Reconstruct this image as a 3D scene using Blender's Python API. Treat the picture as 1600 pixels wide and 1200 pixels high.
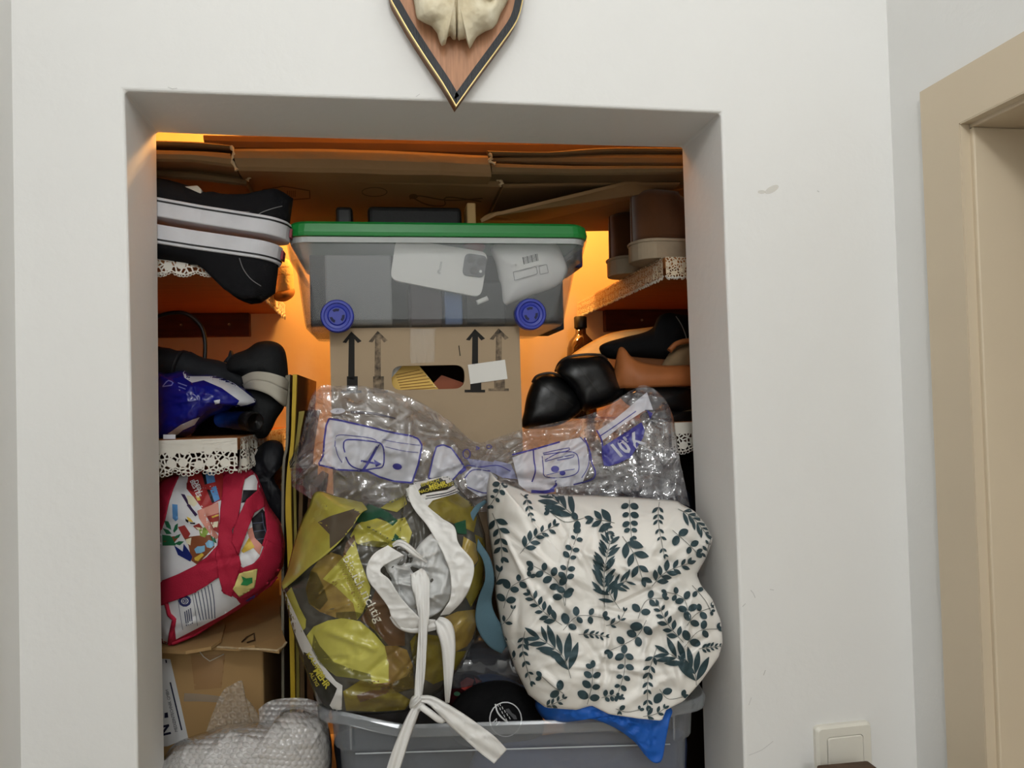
import bpy, bmesh, math, random
import numpy as np
from mathutils import Vector, Matrix, noise, geometry
from mathutils.bvhtree import BVHTree

# ------------------------------------------------------------------ camera
for o in list(bpy.data.objects): bpy.data.objects.remove(o)
SC = bpy.context.scene
COL = SC.collection
F_PX = 1200.0
YAW, PITCH, ROLL = math.radians(9.562), math.radians(1.355), math.radians(-1.626)
CAM = np.array([0.0, -0.9757, 1.6121])
FW = np.array([math.sin(YAW)*math.cos(PITCH), math.cos(YAW)*math.cos(PITCH), math.sin(PITCH)])
_r0 = np.array([math.cos(YAW), -math.sin(YAW), 0.0]); _u0 = np.cross(_r0, FW)
RT = _r0*math.cos(ROLL) + _u0*math.sin(ROLL)
UP = -_r0*math.sin(ROLL) + _u0*math.cos(ROLL)
cd = bpy.data.cameras.new('camera'); cam = bpy.data.objects.new('camera', cd); COL.objects.link(cam)
cd.sensor_fit = 'HORIZONTAL'; cd.sensor_width = 36.0; cd.lens = 36.0*F_PX/1600.0
cd.clip_start = 0.01
M = Matrix(((RT[0], UP[0], -FW[0], CAM[0]), (RT[1], UP[1], -FW[1], CAM[1]), (RT[2], UP[2], -FW[2], CAM[2]), (0, 0, 0, 1)))
cam.matrix_world = M
SC.camera = cam

# ------------------------------------------------------------------ light
w = bpy.data.worlds.new('world'); SC.world = w; w.use_nodes = True
w.node_tree.nodes['Background'].inputs[0].default_value = (0.9, 0.93, 1.0, 1)
w.node_tree.nodes['Background'].inputs[1].default_value = 0.02
def lamp(name, kind, loc, energy, color, size=0.1, rot=(0, 0, 0)):
    l = bpy.data.lights.new(name, kind); l.energy = energy; l.color = color
    if kind == 'AREA': l.shape = 'DISK'; l.size = size
    else: l.shadow_soft_size = size
    o = bpy.data.objects.new(name, l); COL.objects.link(o); o.location = loc; o.rotation_euler = rot
    return o
HALL = lamp('hall_ceiling_light', 'POINT', (0.02, -1.42, 2.58), 19.5, (0.96, 0.985, 1.0), 0.10)
HALL2 = lamp('hall_rear_fill_light', 'POINT', (0.10, -3.70, 2.58), 40.0, (0.96, 0.985, 1.0), 0.12)  # unseen fill lamp, added to even out the brightness of the lower wall
CLOSET = lamp('closet_ceiling_light', 'POINT', (0.14, 0.58, 2.28), 22.0, (1.0, 0.485, 0.125), 0.04)
SC.view_settings.view_transform = 'Standard'; SC.view_settings.look = 'None'
SC.view_settings.gamma = 1.0; SC.view_settings.exposure = 0.0
SC.view_settings.use_curve_mapping = False

# ------------------------------------------------------------------ pixel helpers
def ray(px, py):
    return FW[:, None]*np.ones_like(px) + RT[:, None]*((px-800.0)/F_PX) + UP[:, None]*((600.0-py)/F_PX)
def PA(px, py, Y):
    """pixels (arrays) on the plane y = Y"""
    px = np.atleast_1d(np.asarray(px, float)); py = np.atleast_1d(np.asarray(py, float))
    d = ray(px, py); t = (np.asarray(Y, float)-CAM[1])/d[1]
    return (CAM[:, None]+d*t).T
def P(px, py, Y): return PA([px], [py], Y)[0]
def PX(px, py, X):
    d = ray(np.array([float(px)]), np.array([float(py)]))[:, 0]; return CAM+d*((X-CAM[0])/d[0])
def PZ(px, py, Z):
    d = ray(np.array([float(px)]), np.array([float(py)]))[:, 0]; return CAM+d*((Z-CAM[2])/d[2])
def to_px(p):
    d = np.asarray(p)-CAM; z = d@FW
    return 800+F_PX*(d@RT)/z, 600-F_PX*(d@UP)/z

# ------------------------------------------------------------------ numpy noise
def _hash(ix, iy, seed):
    h = np.sin(ix*127.1+iy*311.7+seed*74.7)*43758.5453
    return h-np.floor(h)
def vnoise(x, y, seed=0):
    ix, iy = np.floor(x), np.floor(y); fx, fy = x-ix, y-iy
    fx = fx*fx*(3-2*fx); fy = fy*fy*(3-2*fy)
    a = _hash(ix, iy, seed); b = _hash(ix+1, iy, seed); c_ = _hash(ix, iy+1, seed); d = _hash(ix+1, iy+1, seed)
    return (a*(1-fx)+b*fx)*(1-fy)+(c_*(1-fx)+d*fx)*fy
def fbm(x, y, seed=0, oct=3):
    s = 0; a = 1.0; t = 0
    for i in range(oct):
        s = s+a*(vnoise(x*2**i, y*2**i, seed+i*7)-0.5); t += a; a *= 0.5
    return s/t*2
def ridged(x, y, seed=0, oct=3):
    s = 0; a = 1.0; t = 0
    for i in range(oct):
        n = 1-np.abs(2*vnoise(x*1.9**i+i*3.1, y*1.9**i-i*1.7, seed+i*13)-1)
        s = s+a*n*n; t += a; a *= 0.5
    return s/t
def fold_h(px, py, folds):
    h = np.zeros_like(px)
    for (x0, y0, x1, y1, wd, am) in folds:
        dx, dy = x1-x0, y1-y0; L = math.hypot(dx, dy)+1e-6
        t = ((px-x0)*dx+(py-y0)*dy)/L/L; d = ((px-x0)*dy-(py-y0)*dx)/L
        win = np.clip(np.minimum(t, 1-t)*4+0.3, 0, 1)
        h = h+am*np.clip(1-np.abs(d)/wd, 0, 1)*win
    return h
def rfolds(seed, x0, y0, x1, y1, n, lmin, lmax, wd, am, ang=None, spread=3.2):
    r = random.Random(seed); out = []
    for i in range(n):
        cx, cy = r.uniform(x0, x1), r.uniform(y0, y1); a = r.uniform(0, math.pi) if ang is None else ang+r.uniform(-spread, spread)/2
        L = r.uniform(lmin, lmax)/2; k = r.choice((-1, 1, 1))
        out.append((cx-L*math.cos(a), cy-L*math.sin(a), cx+L*math.cos(a), cy+L*math.sin(a), wd*r.uniform(0.5, 1.3), am*k*r.uniform(0.4, 1.2)))
    return out

# ------------------------------------------------------------------ materials
def lin(v):
    v /= 255.0
    return v/12.92 if v <= 0.04045 else ((v+0.055)/1.055)**2.4
def c(r, g, b): return (lin(r), lin(g), lin(b), 1.0)
MATS = {}
def mat(name, col, rough=0.6, spec=0.35, metal=0.0, var=0.0, vscale=20.0, col2=None, bump=0.0, bscale=60.0, stretch=None, coat=0.0, sheen=0.0, trans=0.0):
    if name in MATS: return MATS[name]
    m = bpy.data.materials.new(name); m.use_nodes = True; MATS[name] = m
    nt = m.node_tree; b = nt.nodes['Principled BSDF']
    b.inputs['Base Color'].default_value = col; b.inputs['Roughness'].default_value = rough
    b.inputs['Specular IOR Level'].default_value = spec; b.inputs['Metallic'].default_value = metal
    b.inputs['Coat Weight'].default_value = coat; b.inputs['Sheen Weight'].default_value = sheen
    tc = nt.nodes.new('ShaderNodeTexCoord'); mp = nt.nodes.new('ShaderNodeMapping')
    nt.links.new(tc.outputs['Object'], mp.inputs['Vector'])
    if stretch: mp.inputs['Scale'].default_value = stretch
    if var > 0 or col2:
        n = nt.nodes.new('ShaderNodeTexNoise'); n.inputs['Scale'].default_value = vscale; n.inputs['Detail'].default_value = 5
        nt.links.new(mp.outputs[0], n.inputs['Vector'])
        rp = nt.nodes.new('ShaderNodeValToRGB'); rp.color_ramp.elements[0].position = 0.35; rp.color_ramp.elements[1].position = 0.68
        k = 1-var
        rp.color_ramp.elements[0].color = col2 if col2 else (col[0]*k, col[1]*k, col[2]*k, 1)
        rp.color_ramp.elements[1].color = col
        nt.links.new(n.outputs['Fac'], rp.inputs['Fac']); nt.links.new(rp.outputs['Color'], b.inputs['Base Color'])
    if bump > 0:
        n2 = nt.nodes.new('ShaderNodeTexNoise'); n2.inputs['Scale'].default_value = bscale; n2.inputs['Detail'].default_value = 4
        nt.links.new(mp.outputs[0], n2.inputs['Vector'])
        bp = nt.nodes.new('ShaderNodeBump'); bp.inputs['Strength'].default_value = bump; bp.inputs['Distance'].default_value = 0.003
        nt.links.new(n2.outputs['Fac'], bp.inputs['Height']); nt.links.new(bp.outputs['Normal'], b.inputs['Normal'])
    if trans > 0:   # share of light passing straight through
        out = nt.nodes['Material Output']; t = nt.nodes.new('ShaderNodeBsdfTransparent'); mx = nt.nodes.new('ShaderNodeMixShader')
        mx.inputs[0].default_value = trans
        nt.links.new(b.outputs[0], mx.inputs[1]); nt.links.new(t.outputs[0], mx.inputs[2]); nt.links.new(mx.outputs[0], out.inputs['Surface'])
    return m
def clear_mat(name, haze, hazecol, rough=0.12, gloss=1.0, tint=(1, 1, 1, 1), crinkle=0.0, cscale=30.0):
    """thin clear plastic: see-through sheet with a little white haze and a fresnel gloss"""
    if name in MATS: return MATS[name]
    m = bpy.data.materials.new(name); m.use_nodes = True; MATS[name] = m
    nt = m.node_tree; nt.nodes.clear(); out = nt.nodes.new('ShaderNodeOutputMaterial')
    tr = nt.nodes.new('ShaderNodeBsdfTransparent'); tr.inputs[0].default_value = tint
    df = nt.nodes.new('ShaderNodeBsdfDiffuse'); df.inputs[0].default_value = hazecol
    tl = nt.nodes.new('ShaderNodeBsdfTranslucent'); tl.inputs[0].default_value = hazecol
    m0 = nt.nodes.new('ShaderNodeMixShader'); m0.inputs[0].default_value = 0.4
    nt.links.new(df.outputs[0], m0.inputs[1]); nt.links.new(tl.outputs[0], m0.inputs[2])
    m1 = nt.nodes.new('ShaderNodeMixShader'); m1.inputs[0].default_value = haze
    nt.links.new(tr.outputs[0], m1.inputs[1]); nt.links.new(m0.outputs[0], m1.inputs[2])
    gl = nt.nodes.new('ShaderNodeBsdfGlossy'); gl.inputs['Roughness'].default_value = rough
    fr = nt.nodes.new('ShaderNodeLayerWeight')
    pw = nt.nodes.new('ShaderNodeMath'); pw.operation = 'POWER'; pw.inputs[1].default_value = 3.5; nt.links.new(fr.outputs['Facing'], pw.inputs[0])
    mu = nt.nodes.new('ShaderNodeMath'); mu.operation = 'MULTIPLY_ADD'; mu.inputs[1].default_value = 0.45*gloss; mu.inputs[2].default_value = 0.045*gloss
    nt.links.new(pw.outputs[0], mu.inputs[0])
    if crinkle:
        tc = nt.nodes.new('ShaderNodeTexCoord'); nz = nt.nodes.new('ShaderNodeTexNoise'); nz.inputs['Scale'].default_value = cscale; nz.inputs['Detail'].default_value = 3; nz.inputs['Distortion'].default_value = 1.5
        ab = nt.nodes.new('ShaderNodeMath'); ab.operation = 'SUBTRACT'; ab.inputs[1].default_value = 0.5; a2 = nt.nodes.new('ShaderNodeMath'); a2.operation = 'ABSOLUTE'
        bp = nt.nodes.new('ShaderNodeBump'); bp.inputs['Strength'].default_value = crinkle; bp.inputs['Distance'].default_value = 0.02
        nt.links.new(tc.outputs['Object'], nz.inputs['Vector']); nt.links.new(nz.outputs['Fac'], ab.inputs[0]); nt.links.new(ab.outputs[0], a2.inputs[0]); nt.links.new(a2.outputs[0], bp.inputs['Height'])
        for nd in (gl, df, fr): nt.links.new(bp.outputs['Normal'], nd.inputs['Normal'])
    m2 = nt.nodes.new('ShaderNodeMixShader'); nt.links.new(mu.outputs[0], m2.inputs[0])
    nt.links.new(m1.outputs[0], m2.inputs[1]); nt.links.new(gl.outputs[0], m2.inputs[2]); nt.links.new(m2.outputs[0], out.inputs['Surface'])
    return m
def lace_mat(name, col, cell, hole, rows):
    """cotton lace: thread everywhere except procedural holes (uv in metres)"""
    m = bpy.data.materials.new(name); m.use_nodes = True; MATS[name] = m
    nt = m.node_tree; b = nt.nodes['Principled BSDF']; out = nt.nodes['Material Output']
    b.inputs['Base Color'].default_value = col; b.inputs['Roughness'].default_value = 0.9; b.inputs['Specular IOR Level'].default_value = 0.1
    uv = nt.nodes.new('ShaderNodeUVMap'); uv.uv_map = 'UVMap'
    vo = nt.nodes.new('ShaderNodeTexVoronoi'); vo.feature = 'DISTANCE_TO_EDGE'; vo.inputs['Scale'].default_value = cell; vo.voronoi_dimensions = '2D'
    nt.links.new(uv.outputs[0], vo.inputs['Vector'])
    v2 = nt.nodes.new('ShaderNodeTexVoronoi'); v2.feature = 'F1'; v2.voronoi_dimensions = '2D'; v2.inputs['Scale'].default_value = cell*0.36; v2.inputs['Randomness'].default_value = 0.35
    nt.links.new(uv.outputs[0], v2.inputs['Vector'])
    g1 = nt.nodes.new('ShaderNodeMath'); g1.operation = 'GREATER_THAN'; g1.inputs[1].default_value = hole
    nt.links.new(vo.outputs['Distance'], g1.inputs[0])
    g2 = nt.nodes.new('ShaderNodeMath'); g2.operation = 'GREATER_THAN'; g2.inputs[1].default_value = rows
    nt.links.new(v2.outputs['Distance'], g2.inputs[0])
    mul = nt.nodes.new('ShaderNodeMath'); mul.operation = 'MULTIPLY'
    nt.links.new(g1.outputs[0], mul.inputs[0]); nt.links.new(g2.outputs[0], mul.inputs[1])
    t = nt.nodes.new('ShaderNodeBsdfTransparent'); mx = nt.nodes.new('ShaderNodeMixShader')
    nt.links.new(mul.outputs[0], mx.inputs[0]); nt.links.new(b.outputs[0], mx.inputs[1]); nt.links.new(t.outputs[0], mx.inputs[2])
    nt.links.new(mx.outputs[0], out.inputs['Surface'])
    return m

# ------------------------------------------------------------------ object helpers
GEO = {}
def tag(o, label=None, cat=None, group=None, kind=None):
    if label: o['label'] = label
    if cat: o['category'] = cat
    if group: o['group'] = group
    if kind: o['kind'] = kind
    return o
def thing(name, label, cat, loc, group=None):
    o = bpy.data.objects.new(name, None); COL.objects.link(o); o.location = [float(v) for v in loc]
    o.empty_display_size = 0.03
    return tag(o, label, cat, group)
def wloc(o):
    p = np.zeros(3)
    while o is not None:
        p = p+np.array(o.location); o = o.parent
    return p
def mk(name, verts, faces, m, parent=None, smooth=False, uvs=None, label=None, cat=None, group=None, kind=None, solid=0.0, bevel=0.0, seg=2, offset=-1.0):
    """world-space verts -> one mesh object; a child is stored relative to its parent"""
    v = np.asarray(verts, float)
    lo, hi = v.min(0), v.max(0); base = np.array([(lo[0]+hi[0])/2, (lo[1]+hi[1])/2, lo[2]])
    me = bpy.data.meshes.new(name)
    me.from_pydata([tuple(p) for p in (v-base)], [], [tuple(int(i) for i in f) for f in faces]); me.update()
    if m: me.materials.append(m)
    if uvs is not None:
        l = me.uv_layers.new(name='UVMap')
        for lp in me.loops: l.data[lp.index].uv = uvs[lp.vertex_index]
    if smooth: me.polygons.foreach_set('use_smooth', [True]*len(me.polygons))
    o = bpy.data.objects.new(name, me); COL.objects.link(o)
    if parent is not None:
        o.parent = parent; o.location = [float(q) for q in (base-wloc(parent))]
    else: o.location = [float(q) for q in base]
    if solid:
        md = o.modifiers.new('solid', 'SOLIDIFY'); md.thickness = solid; md.offset = offset
    if bevel:
        md = o.modifiers.new('bevel', 'BEVEL'); md.width = bevel; md.segments = seg; md.limit_method = 'ANGLE'; md.angle_limit = 0.7
    tag(o, label, cat, group, kind)
    GEO[o.name] = (v, [tuple(int(i) for i in f) for f in faces])
    return o
def join_geo(parts):
    V, Fs, n = [], [], 0
    for v, f in parts:
        v = np.asarray(v, float); V.append(v); Fs += [tuple(i+n for i in q) for q in f]; n += len(v)
    return np.vstack(V), Fs
def box_geo(x0, x1, y0, y1, z0, z1):
    v = [(x, y, z) for z in (z0, z1) for y in (y0, y1) for x in (x0, x1)]
    return v, [(0, 2, 3, 1), (4, 5, 7, 6), (0, 1, 5, 4), (2, 6, 7, 3), (0, 4, 6, 2), (1, 3, 7, 5)]
def box(name, x0, x1, y0, y1, z0, z1, m, parent=None, **k):
    v, f = box_geo(min(x0, x1), max(x0, x1), min(y0, y1), max(y0, y1), min(z0, z1), max(z0, z1))
    return mk(name, v, f, m, parent, **k)
def prism_geo(front, back):
    """front and back: matching closed loops (n,3)"""
    n = len(front); v = np.vstack([front, back]); f = [tuple(range(n))[::-1], tuple(range(n, 2*n))]
    f += [(i, (i+1) % n, n+(i+1) % n, n+i) for i in range(n)]
    return v, f
def slab(name, poly, Y, thick, m, parent=None, **k):
    """outline traced on plane y=Y, extruded straight back by thick metres"""
    a = np.array(poly, float); fr = PA(a[:, 0], a[:, 1], Y); bk = fr.copy(); bk[:, 1] += thick
    v, f = prism_geo(fr, bk); return mk(name, v, f, m, parent, **k)
def catmull(pts, n, closed=False):
    p = np.array(pts, float); N = len(p); out = []
    segs = N if closed else N-1
    for s in range(segs):
        i0, i1, i2, i3 = (s-1, s, s+1, s+2)
        if closed: q = [p[i % N] for i in (i0, i1, i2, i3)]
        else: q = [p[max(0, min(N-1, i))] for i in (i0, i1, i2, i3)]
        for t in np.arange(n)/n:
            out.append(0.5*((2*q[1])+(-q[0]+q[2])*t+(2*q[0]-5*q[1]+4*q[2]-q[3])*t*t+(-q[0]+3*q[1]-3*q[2]+q[3])*t**3))
    if not closed: out.append(p[-1])
    return np.array(out)
def resample(pts, n, closed=True):
    p = np.array(pts, float)
    if closed: p = np.vstack([p, p[:1]])
    d = np.r_[0, np.cumsum(np.hypot(*(np.diff(p[:, :2], axis=0).T)))]
    t = np.linspace(0, d[-1], n+(1 if closed else 0))
    q = np.stack([np.interp(t, d, p[:, k]) for k in range(p.shape[1])], 1)
    return q[:-1] if closed else q
def blob_geo(outline, center, Ye, Yf, Yb, nr=36, na=150, q=0.6, pw=2.4, disp=None, smooth_outline=True, backq=0.6, fade=6.0):
    """soft closed body: traced outline, bulging to Yf in front and Yb behind"""
    ol = np.array([tuple(o)+((Ye,) if len(o) == 2 else ()) for o in outline], float)
    if smooth_outline: ol = catmull(ol, 8, True)
    ol = resample(ol, na); cx, cy = center
    V, Fs = [], []
    def ring(r, Yt, d):
        px = cx+(ol[:, 0]-cx)*r; py = cy+(ol[:, 1]-cy)*r
        Y = ol[:, 2]+(Yt-ol[:, 2])*(1-r**pw)**q
        if d is not None: Y = Y-d(px, py)*min(1.0, (1-r)*fade+0.15)
        return PA(px, py, Y)
    for i in range(nr, 0, -1): V.append(ring(i/nr, Yf, disp))
    cen = PA([cx], [cy], Yf - (disp(np.array([float(cx)]), np.array([float(cy)]))[0] if disp else 0))
    n = na
    for i in range(nr-1):
        for j in range(n): Fs.append((i*n+j, i*n+(j+1) % n, (i+1)*n+(j+1) % n, (i+1)*n+j))
    V.append(cen); ci = nr*n
    for j in range(n): Fs.append(((nr-1)*n+j, (nr-1)*n+(j+1) % n, ci))
    nb = max(6, nr//4); b0 = ci+1; prev = 0
    for i in range(nb-1, 0, -1):
        r = i/nb; px = cx+(ol[:, 0]-cx)*r; py = cy+(ol[:, 1]-cy)*r
        V.append(PA(px, py, ol[:, 2]+(Yb-ol[:, 2])*(1-r**2.4)**backq))
        st = b0+(nb-1-i)*n
        for j in range(n): Fs.append((prev+(j+1) % n, prev+j, st+j, st+(j+1) % n))
        prev = st
    V.append(PA([cx], [cy], Yb)); ce = b0+(nb-1)*n
    for j in range(n): Fs.append((prev+(j+1) % n, prev+j, ce))
    return np.vstack(V), Fs
def blob(name, outline, center, Ye, Yf, Yb, m, parent=None, smooth=True, mkw=None, **k):
    v, f = blob_geo(outline, center, Ye, Yf, Yb, **k)
    return mk(name, v, f, m, parent, smooth=smooth, **(mkw or {}))
def patch(name, cols, m, parent=None, nu=12, nv=24, disp=None, bulge=0.0, solid=0.0, smooth=True, curl=None, **k):
    """sheet through a row of columns (top_px, top_py, bottom_px, bottom_py, Ytop, Ybottom)"""
    cc = catmull(cols, nu); V = []; n = len(cc)
    for r in range(nv+1):
        t = r/nv; px = cc[:, 0]*(1-t)+cc[:, 2]*t; py = cc[:, 1]*(1-t)+cc[:, 3]*t
        Y = cc[:, 4]*(1-t)+cc[:, 5]*t-bulge*math.sin(math.pi*t)
        if disp is not None: Y = Y-disp(px, py)
        V.append(PA(px, py, Y))
    V = np.vstack(V); Fs = [(r*n+j, r*n+j+1, (r+1)*n+j+1, (r+1)*n+j) for r in range(nv) for j in range(n-1)]
    return mk(name, V, Fs, m, parent, smooth=smooth, solid=solid, **k)
def strap(name, path, width, m, parent=None, n=8, nw=4, solid=0.0015, disp=None, bow=0.0, pleat=0.0, **k):
    nw = max(nw, 10)
    """band along a path of (px, py, Y[, width_px])"""
    p = catmull([tuple(q)+((width,) if len(q) == 3 else ()) for q in path], n)
    t = np.gradient(p[:, :2], axis=0); t /= np.linalg.norm(t, axis=1)[:, None]+1e-9
    nx, ny = -t[:, 1], t[:, 0]; V = []
    for j in range(nw+1):
        s = j/nw-0.5; px = p[:, 0]+nx*s*p[:, 3]; py = p[:, 1]+ny*s*p[:, 3]
        Y = p[:, 2]+bow*0.3*(4*s*s)+pleat*np.sin(s*11+np.arange(len(p))*0.11)
        if disp is not None: Y = Y-disp(px, py)
        V.append(PA(px, py, Y))
    N = len(p); V = np.vstack(V); Fs = [(j*N+i, j*N+i+1, (j+1)*N+i+1, (j+1)*N+i) for j in range(nw) for i in range(N-1)]
    return mk(name, V, Fs, m, parent, smooth=True, solid=solid, offset=0, **k)
def tube_geo(path, rad, ns=10, cap=True):
    p = [Vector(q) for q in path]; N = len(p); V, Fs = [], []
    rad = [rad]*N if np.isscalar(rad) else list(rad)
    up = Vector((0.13, 0.31, 0.94))
    for i in range(N):
        t = (p[min(N-1, i+1)]-p[max(0, i-1)]).normalized()
        a = t.cross(up)
        if a.length < 0.05: a = t.cross(Vector((1, 0, 0)))
        a.normalize(); b = t.cross(a); up = -(a.cross(t)) if False else up
        for j in range(ns):
            th = 2*math.pi*j/ns; V.append(p[i]+(a*math.cos(th)+b*math.sin(th))*rad[i])
    for i in range(N-1):
        for j in range(ns): Fs.append((i*ns+j, i*ns+(j+1) % ns, (i+1)*ns+(j+1) % ns, (i+1)*ns+j))
    if cap: Fs += [tuple(range(ns)), tuple(range((N-1)*ns, N*ns))[::-1]]
    return np.array([tuple(v) for v in V]), Fs
def tube(name, path, rad, m, parent=None, ns=10, smooth=True, **k):
    v, f = tube_geo(path, rad, ns); return mk(name, v, f, m, parent, smooth=smooth, **k)

# ------------------------------------------------------------------ flat print laid on a surface
def in_poly(x, y, poly):
    ins = np.zeros(len(x), bool); n = len(poly); j = n-1
    for i in range(n):
        xi, yi = poly[i][0], poly[i][1]; xj, yj = poly[j][0], poly[j][1]
        cnd = ((yi > y) != (yj > y)) & (x < (xj-xi)*(y-yi)/((yj-yi) if yj != yi else 1e-9)+xi)
        ins ^= cnd; j = i
    return ins
def fill2d(poly, step, holes=()):
    """triangulated outline with inner grid points"""
    poly = [tuple(q[:2]) for q in poly]
    pts, eds = [], []
    def addloop(lp):
        a = len(pts); dense = []
        for i in range(len(lp)):
            p0, p1 = np.array(lp[i], float), np.array(lp[(i+1) % len(lp)], float); k = max(1, int(np.hypot(*(p1-p0))/step))
            for s in range(k): dense.append(p0+(p1-p0)*s/k)
        for q in dense: pts.append(Vector((float(q[0]), float(q[1]))))
        n = len(dense)
        for i in range(n): eds.append((a+i, a+(i+1) % n))
    addloop(poly)
    for h in holes: addloop(h)
    a = np.array(poly); gx, gy = np.meshgrid(np.arange(a[:, 0].min()+step*0.6, a[:, 0].max(), step), np.arange(a[:, 1].min()+step*0.6, a[:, 1].max(), step))
    gx, gy = gx.ravel(), gy.ravel()
    if len(gx):
        k = in_poly(gx, gy, poly)
        for x, y in zip(gx[k], gy[k]): pts.append(Vector((float(x), float(y))))
    v, e, f, *_ = geometry.delaunay_2d_cdt(pts, eds, [], 0, 1e-5)
    v = np.array([tuple(q) for q in v]); f = [tuple(t) for t in f]
    if not f: return v, []
    cen = np.array([v[list(t)].mean(0) for t in f]); k = in_poly(cen[:, 0], cen[:, 1], poly)
    for h in holes: k &= ~in_poly(cen[:, 0], cen[:, 1], h)
    return v, [t for t, q in zip(f, k) if q]
BV = {}
def bvh(target):
    ts = target if isinstance(target, (list, tuple)) else [target]
    key = tuple(t.name for t in ts)
    if key not in BV:
        v, f = join_geo([GEO[t.name] for t in ts]); BV[key] = BVHTree.FromPolygons([tuple(q) for q in v], f)
    return BV[key]
def flat_target(t): return (not isinstance(t, (list, tuple))) and len(GEO[t.name][1]) < 400
def lay(name, geos, target, m, parent, off=0.0006, solid=0.0, smooth=True, **k):
    if off < 0.006 and target is not None and not flat_target(target): off += 0.0009
    """geos: list of (2d pixel verts, tris) laid on the surface of target"""
    tree = bvh(target); V, Fs = [], []; n = 0; c0 = Vector(CAM)
    for v2, f2 in geos:
        if not len(f2): continue
        v2 = np.asarray(v2, float); d = ray(v2[:, 0], v2[:, 1]).T; hit = []
        for q in d:
            dv = Vector(q).normalized(); h = tree.ray_cast(c0, dv)
            hit.append(None if h[0] is None else (h[0]-dv*off))
        idx = {}
        for t in f2:
            if any(hit[i] is None for i in t): continue
            ps = [hit[i] for i in t]
            if max((ps[a]-ps[a-1]).length for a in range(len(ps))) > 0.06: continue
            tri = []
            for i in t:
                if i not in idx: idx[i] = n; V.append(tuple(hit[i])); n += 1
                tri.append(idx[i])
            Fs.append(tuple(tri))
    if not Fs: return None
    if len(geos) > 1: k.setdefault('kind', 'stuff')
    return mk(name, V, Fs, m, parent, smooth=smooth, solid=solid, offset=1.0, **k)
def poly_geo(poly, step=6.0): return fill2d(poly, min(step, 3.4))
def stroke_geo(path, width, n=4, closed=False):
    p = catmull(path, n, closed) if n > 1 else np.array(path, float)
    if closed: p = np.vstack([p, p[:1]])
    p = resample(p, max(3, int(np.hypot(*np.diff(p, axis=0).T).sum()/4)), False)
    t = np.gradient(p, axis=0); t /= np.linalg.norm(t, axis=1)[:, None]+1e-9
    nn = np.stack([-t[:, 1], t[:, 0]], 1)*width/2; N = len(p)
    return np.vstack([p+nn, p-nn]), [q for i in range(N-1) for q in ((i, i+1, N+i+1), (i, N+i+1, N+i))]
def ell(cx, cy, rx, ry, ang=0, n=18):
    a = np.arange(n)*2*math.pi/n; x, y = rx*np.cos(a), ry*np.sin(a); ca, sa = math.cos(ang), math.sin(ang)
    return [(cx+x[i]*ca-y[i]*sa, cy+x[i]*sa+y[i]*ca) for i in range(n)]
def text_geo(s, ox, oy, size, ang=0.0, sx=1.0, bold=0.0, flip=False, shear=0.0):
    """letters in pixel space, baseline origin (ox, oy), direction ang (radians, y down)"""
    cu = bpy.data.curves.new('t', 'FONT'); cu.body = s; cu.size = 1.0; cu.resolution_u = 2; cu.offset = bold; cu.shear = shear
    ob = bpy.data.objects.new('t', cu); COL.objects.link(ob)
    dg = bpy.context.evaluated_depsgraph_get(); me = bpy.data.meshes.new_from_object(ob.evaluated_get(dg))
    v = np.array([tuple(q.co[:2]) for q in me.vertices]) if len(me.vertices) else np.zeros((0, 2)); f = [tuple(p.vertices) for p in me.polygons]
    bpy.data.objects.remove(ob); bpy.data.curves.remove(cu); bpy.data.meshes.remove(me)
    if not len(v): return v, []
    u = v[:, 0]*size*sx; t = -v[:, 1]*size*(-1 if flip else 1); ca, sa = math.cos(ang), math.sin(ang)
    return np.stack([ox+u*ca-t*sa, oy+u*sa+t*ca], 1), f
def inset(poly, d):
    p = np.array(poly, float); n = len(p); out = []
    area = sum(p[i-1][0]*p[i][1]-p[i][0]*p[i-1][1] for i in range(n)); s = 1 if area > 0 else -1
    for i in range(n):
        a, b, e = p[i-1], p[i], p[(i+1) % n]; t1 = (b-a)/(np.linalg.norm(b-a)+1e-9); t2 = (e-b)/(np.linalg.norm(e-b)+1e-9)
        n1 = np.array([-t1[1], t1[0]])*s; n2 = np.array([-t2[1], t2[0]])*s; m_ = n1+n2; m_ /= np.linalg.norm(m_)+1e-9
        out.append(b+m_*d/max(0.45, m_@n1))
    return np.array(out)

# ================================================================== THE SETTING
T_WALL = 0.1484; Z_FLOOR = 0.90; X_RIGHT = 0.7209; CEIL = 2.90; CEIL_C = 2.46; Y_BACK = 0.76
X_LEFT = float(P(33, 1200, 0)[0]); XC0, XC1 = -0.60, 0.80
plaster = mat('white plaster', c(232, 231, 228), 0.85, 0.2, var=0.04, vscale=2.5, bump=0.25, bscale=55)
closet_wall = mat('cream distemper', c(238, 216, 178), 0.9, 0.15, var=0.05, vscale=5, bump=0.2, bscale=40)
def ext(a, z):
    a = np.array(a); d = a[-1]-a[-2]; return np.vstack([a, a[-1]+d*((z-a[-1][2])/d[2])])
def pl(pts, Y): return np.array([P(x, y, Y) for x, y in pts])
FL = ext(pl([(193.5, 141), (197, 240), (200.5, 390), (205, 620), (211, 900), (213.5, 1030), (215.5, 1200)], 0), Z_FLOOR)
FR = ext(pl([(1127, 176), (1129.5, 250), (1134, 400), (1143, 620), (1152, 850), (1156.7, 967), (1163, 1200)], 0), Z_FLOOR)
FT = pl([(193.5, 141), (330, 146), (500, 151.5), (680, 157), (840, 163.5), (1000, 170.5), (1127, 176)], 0)
IL = ext(pl([(245, 208), (246, 300), (247, 420), (248.5, 640), (251.5, 900), (254, 1030), (257.5, 1200)], T_WALL), Z_FLOOR)
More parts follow.
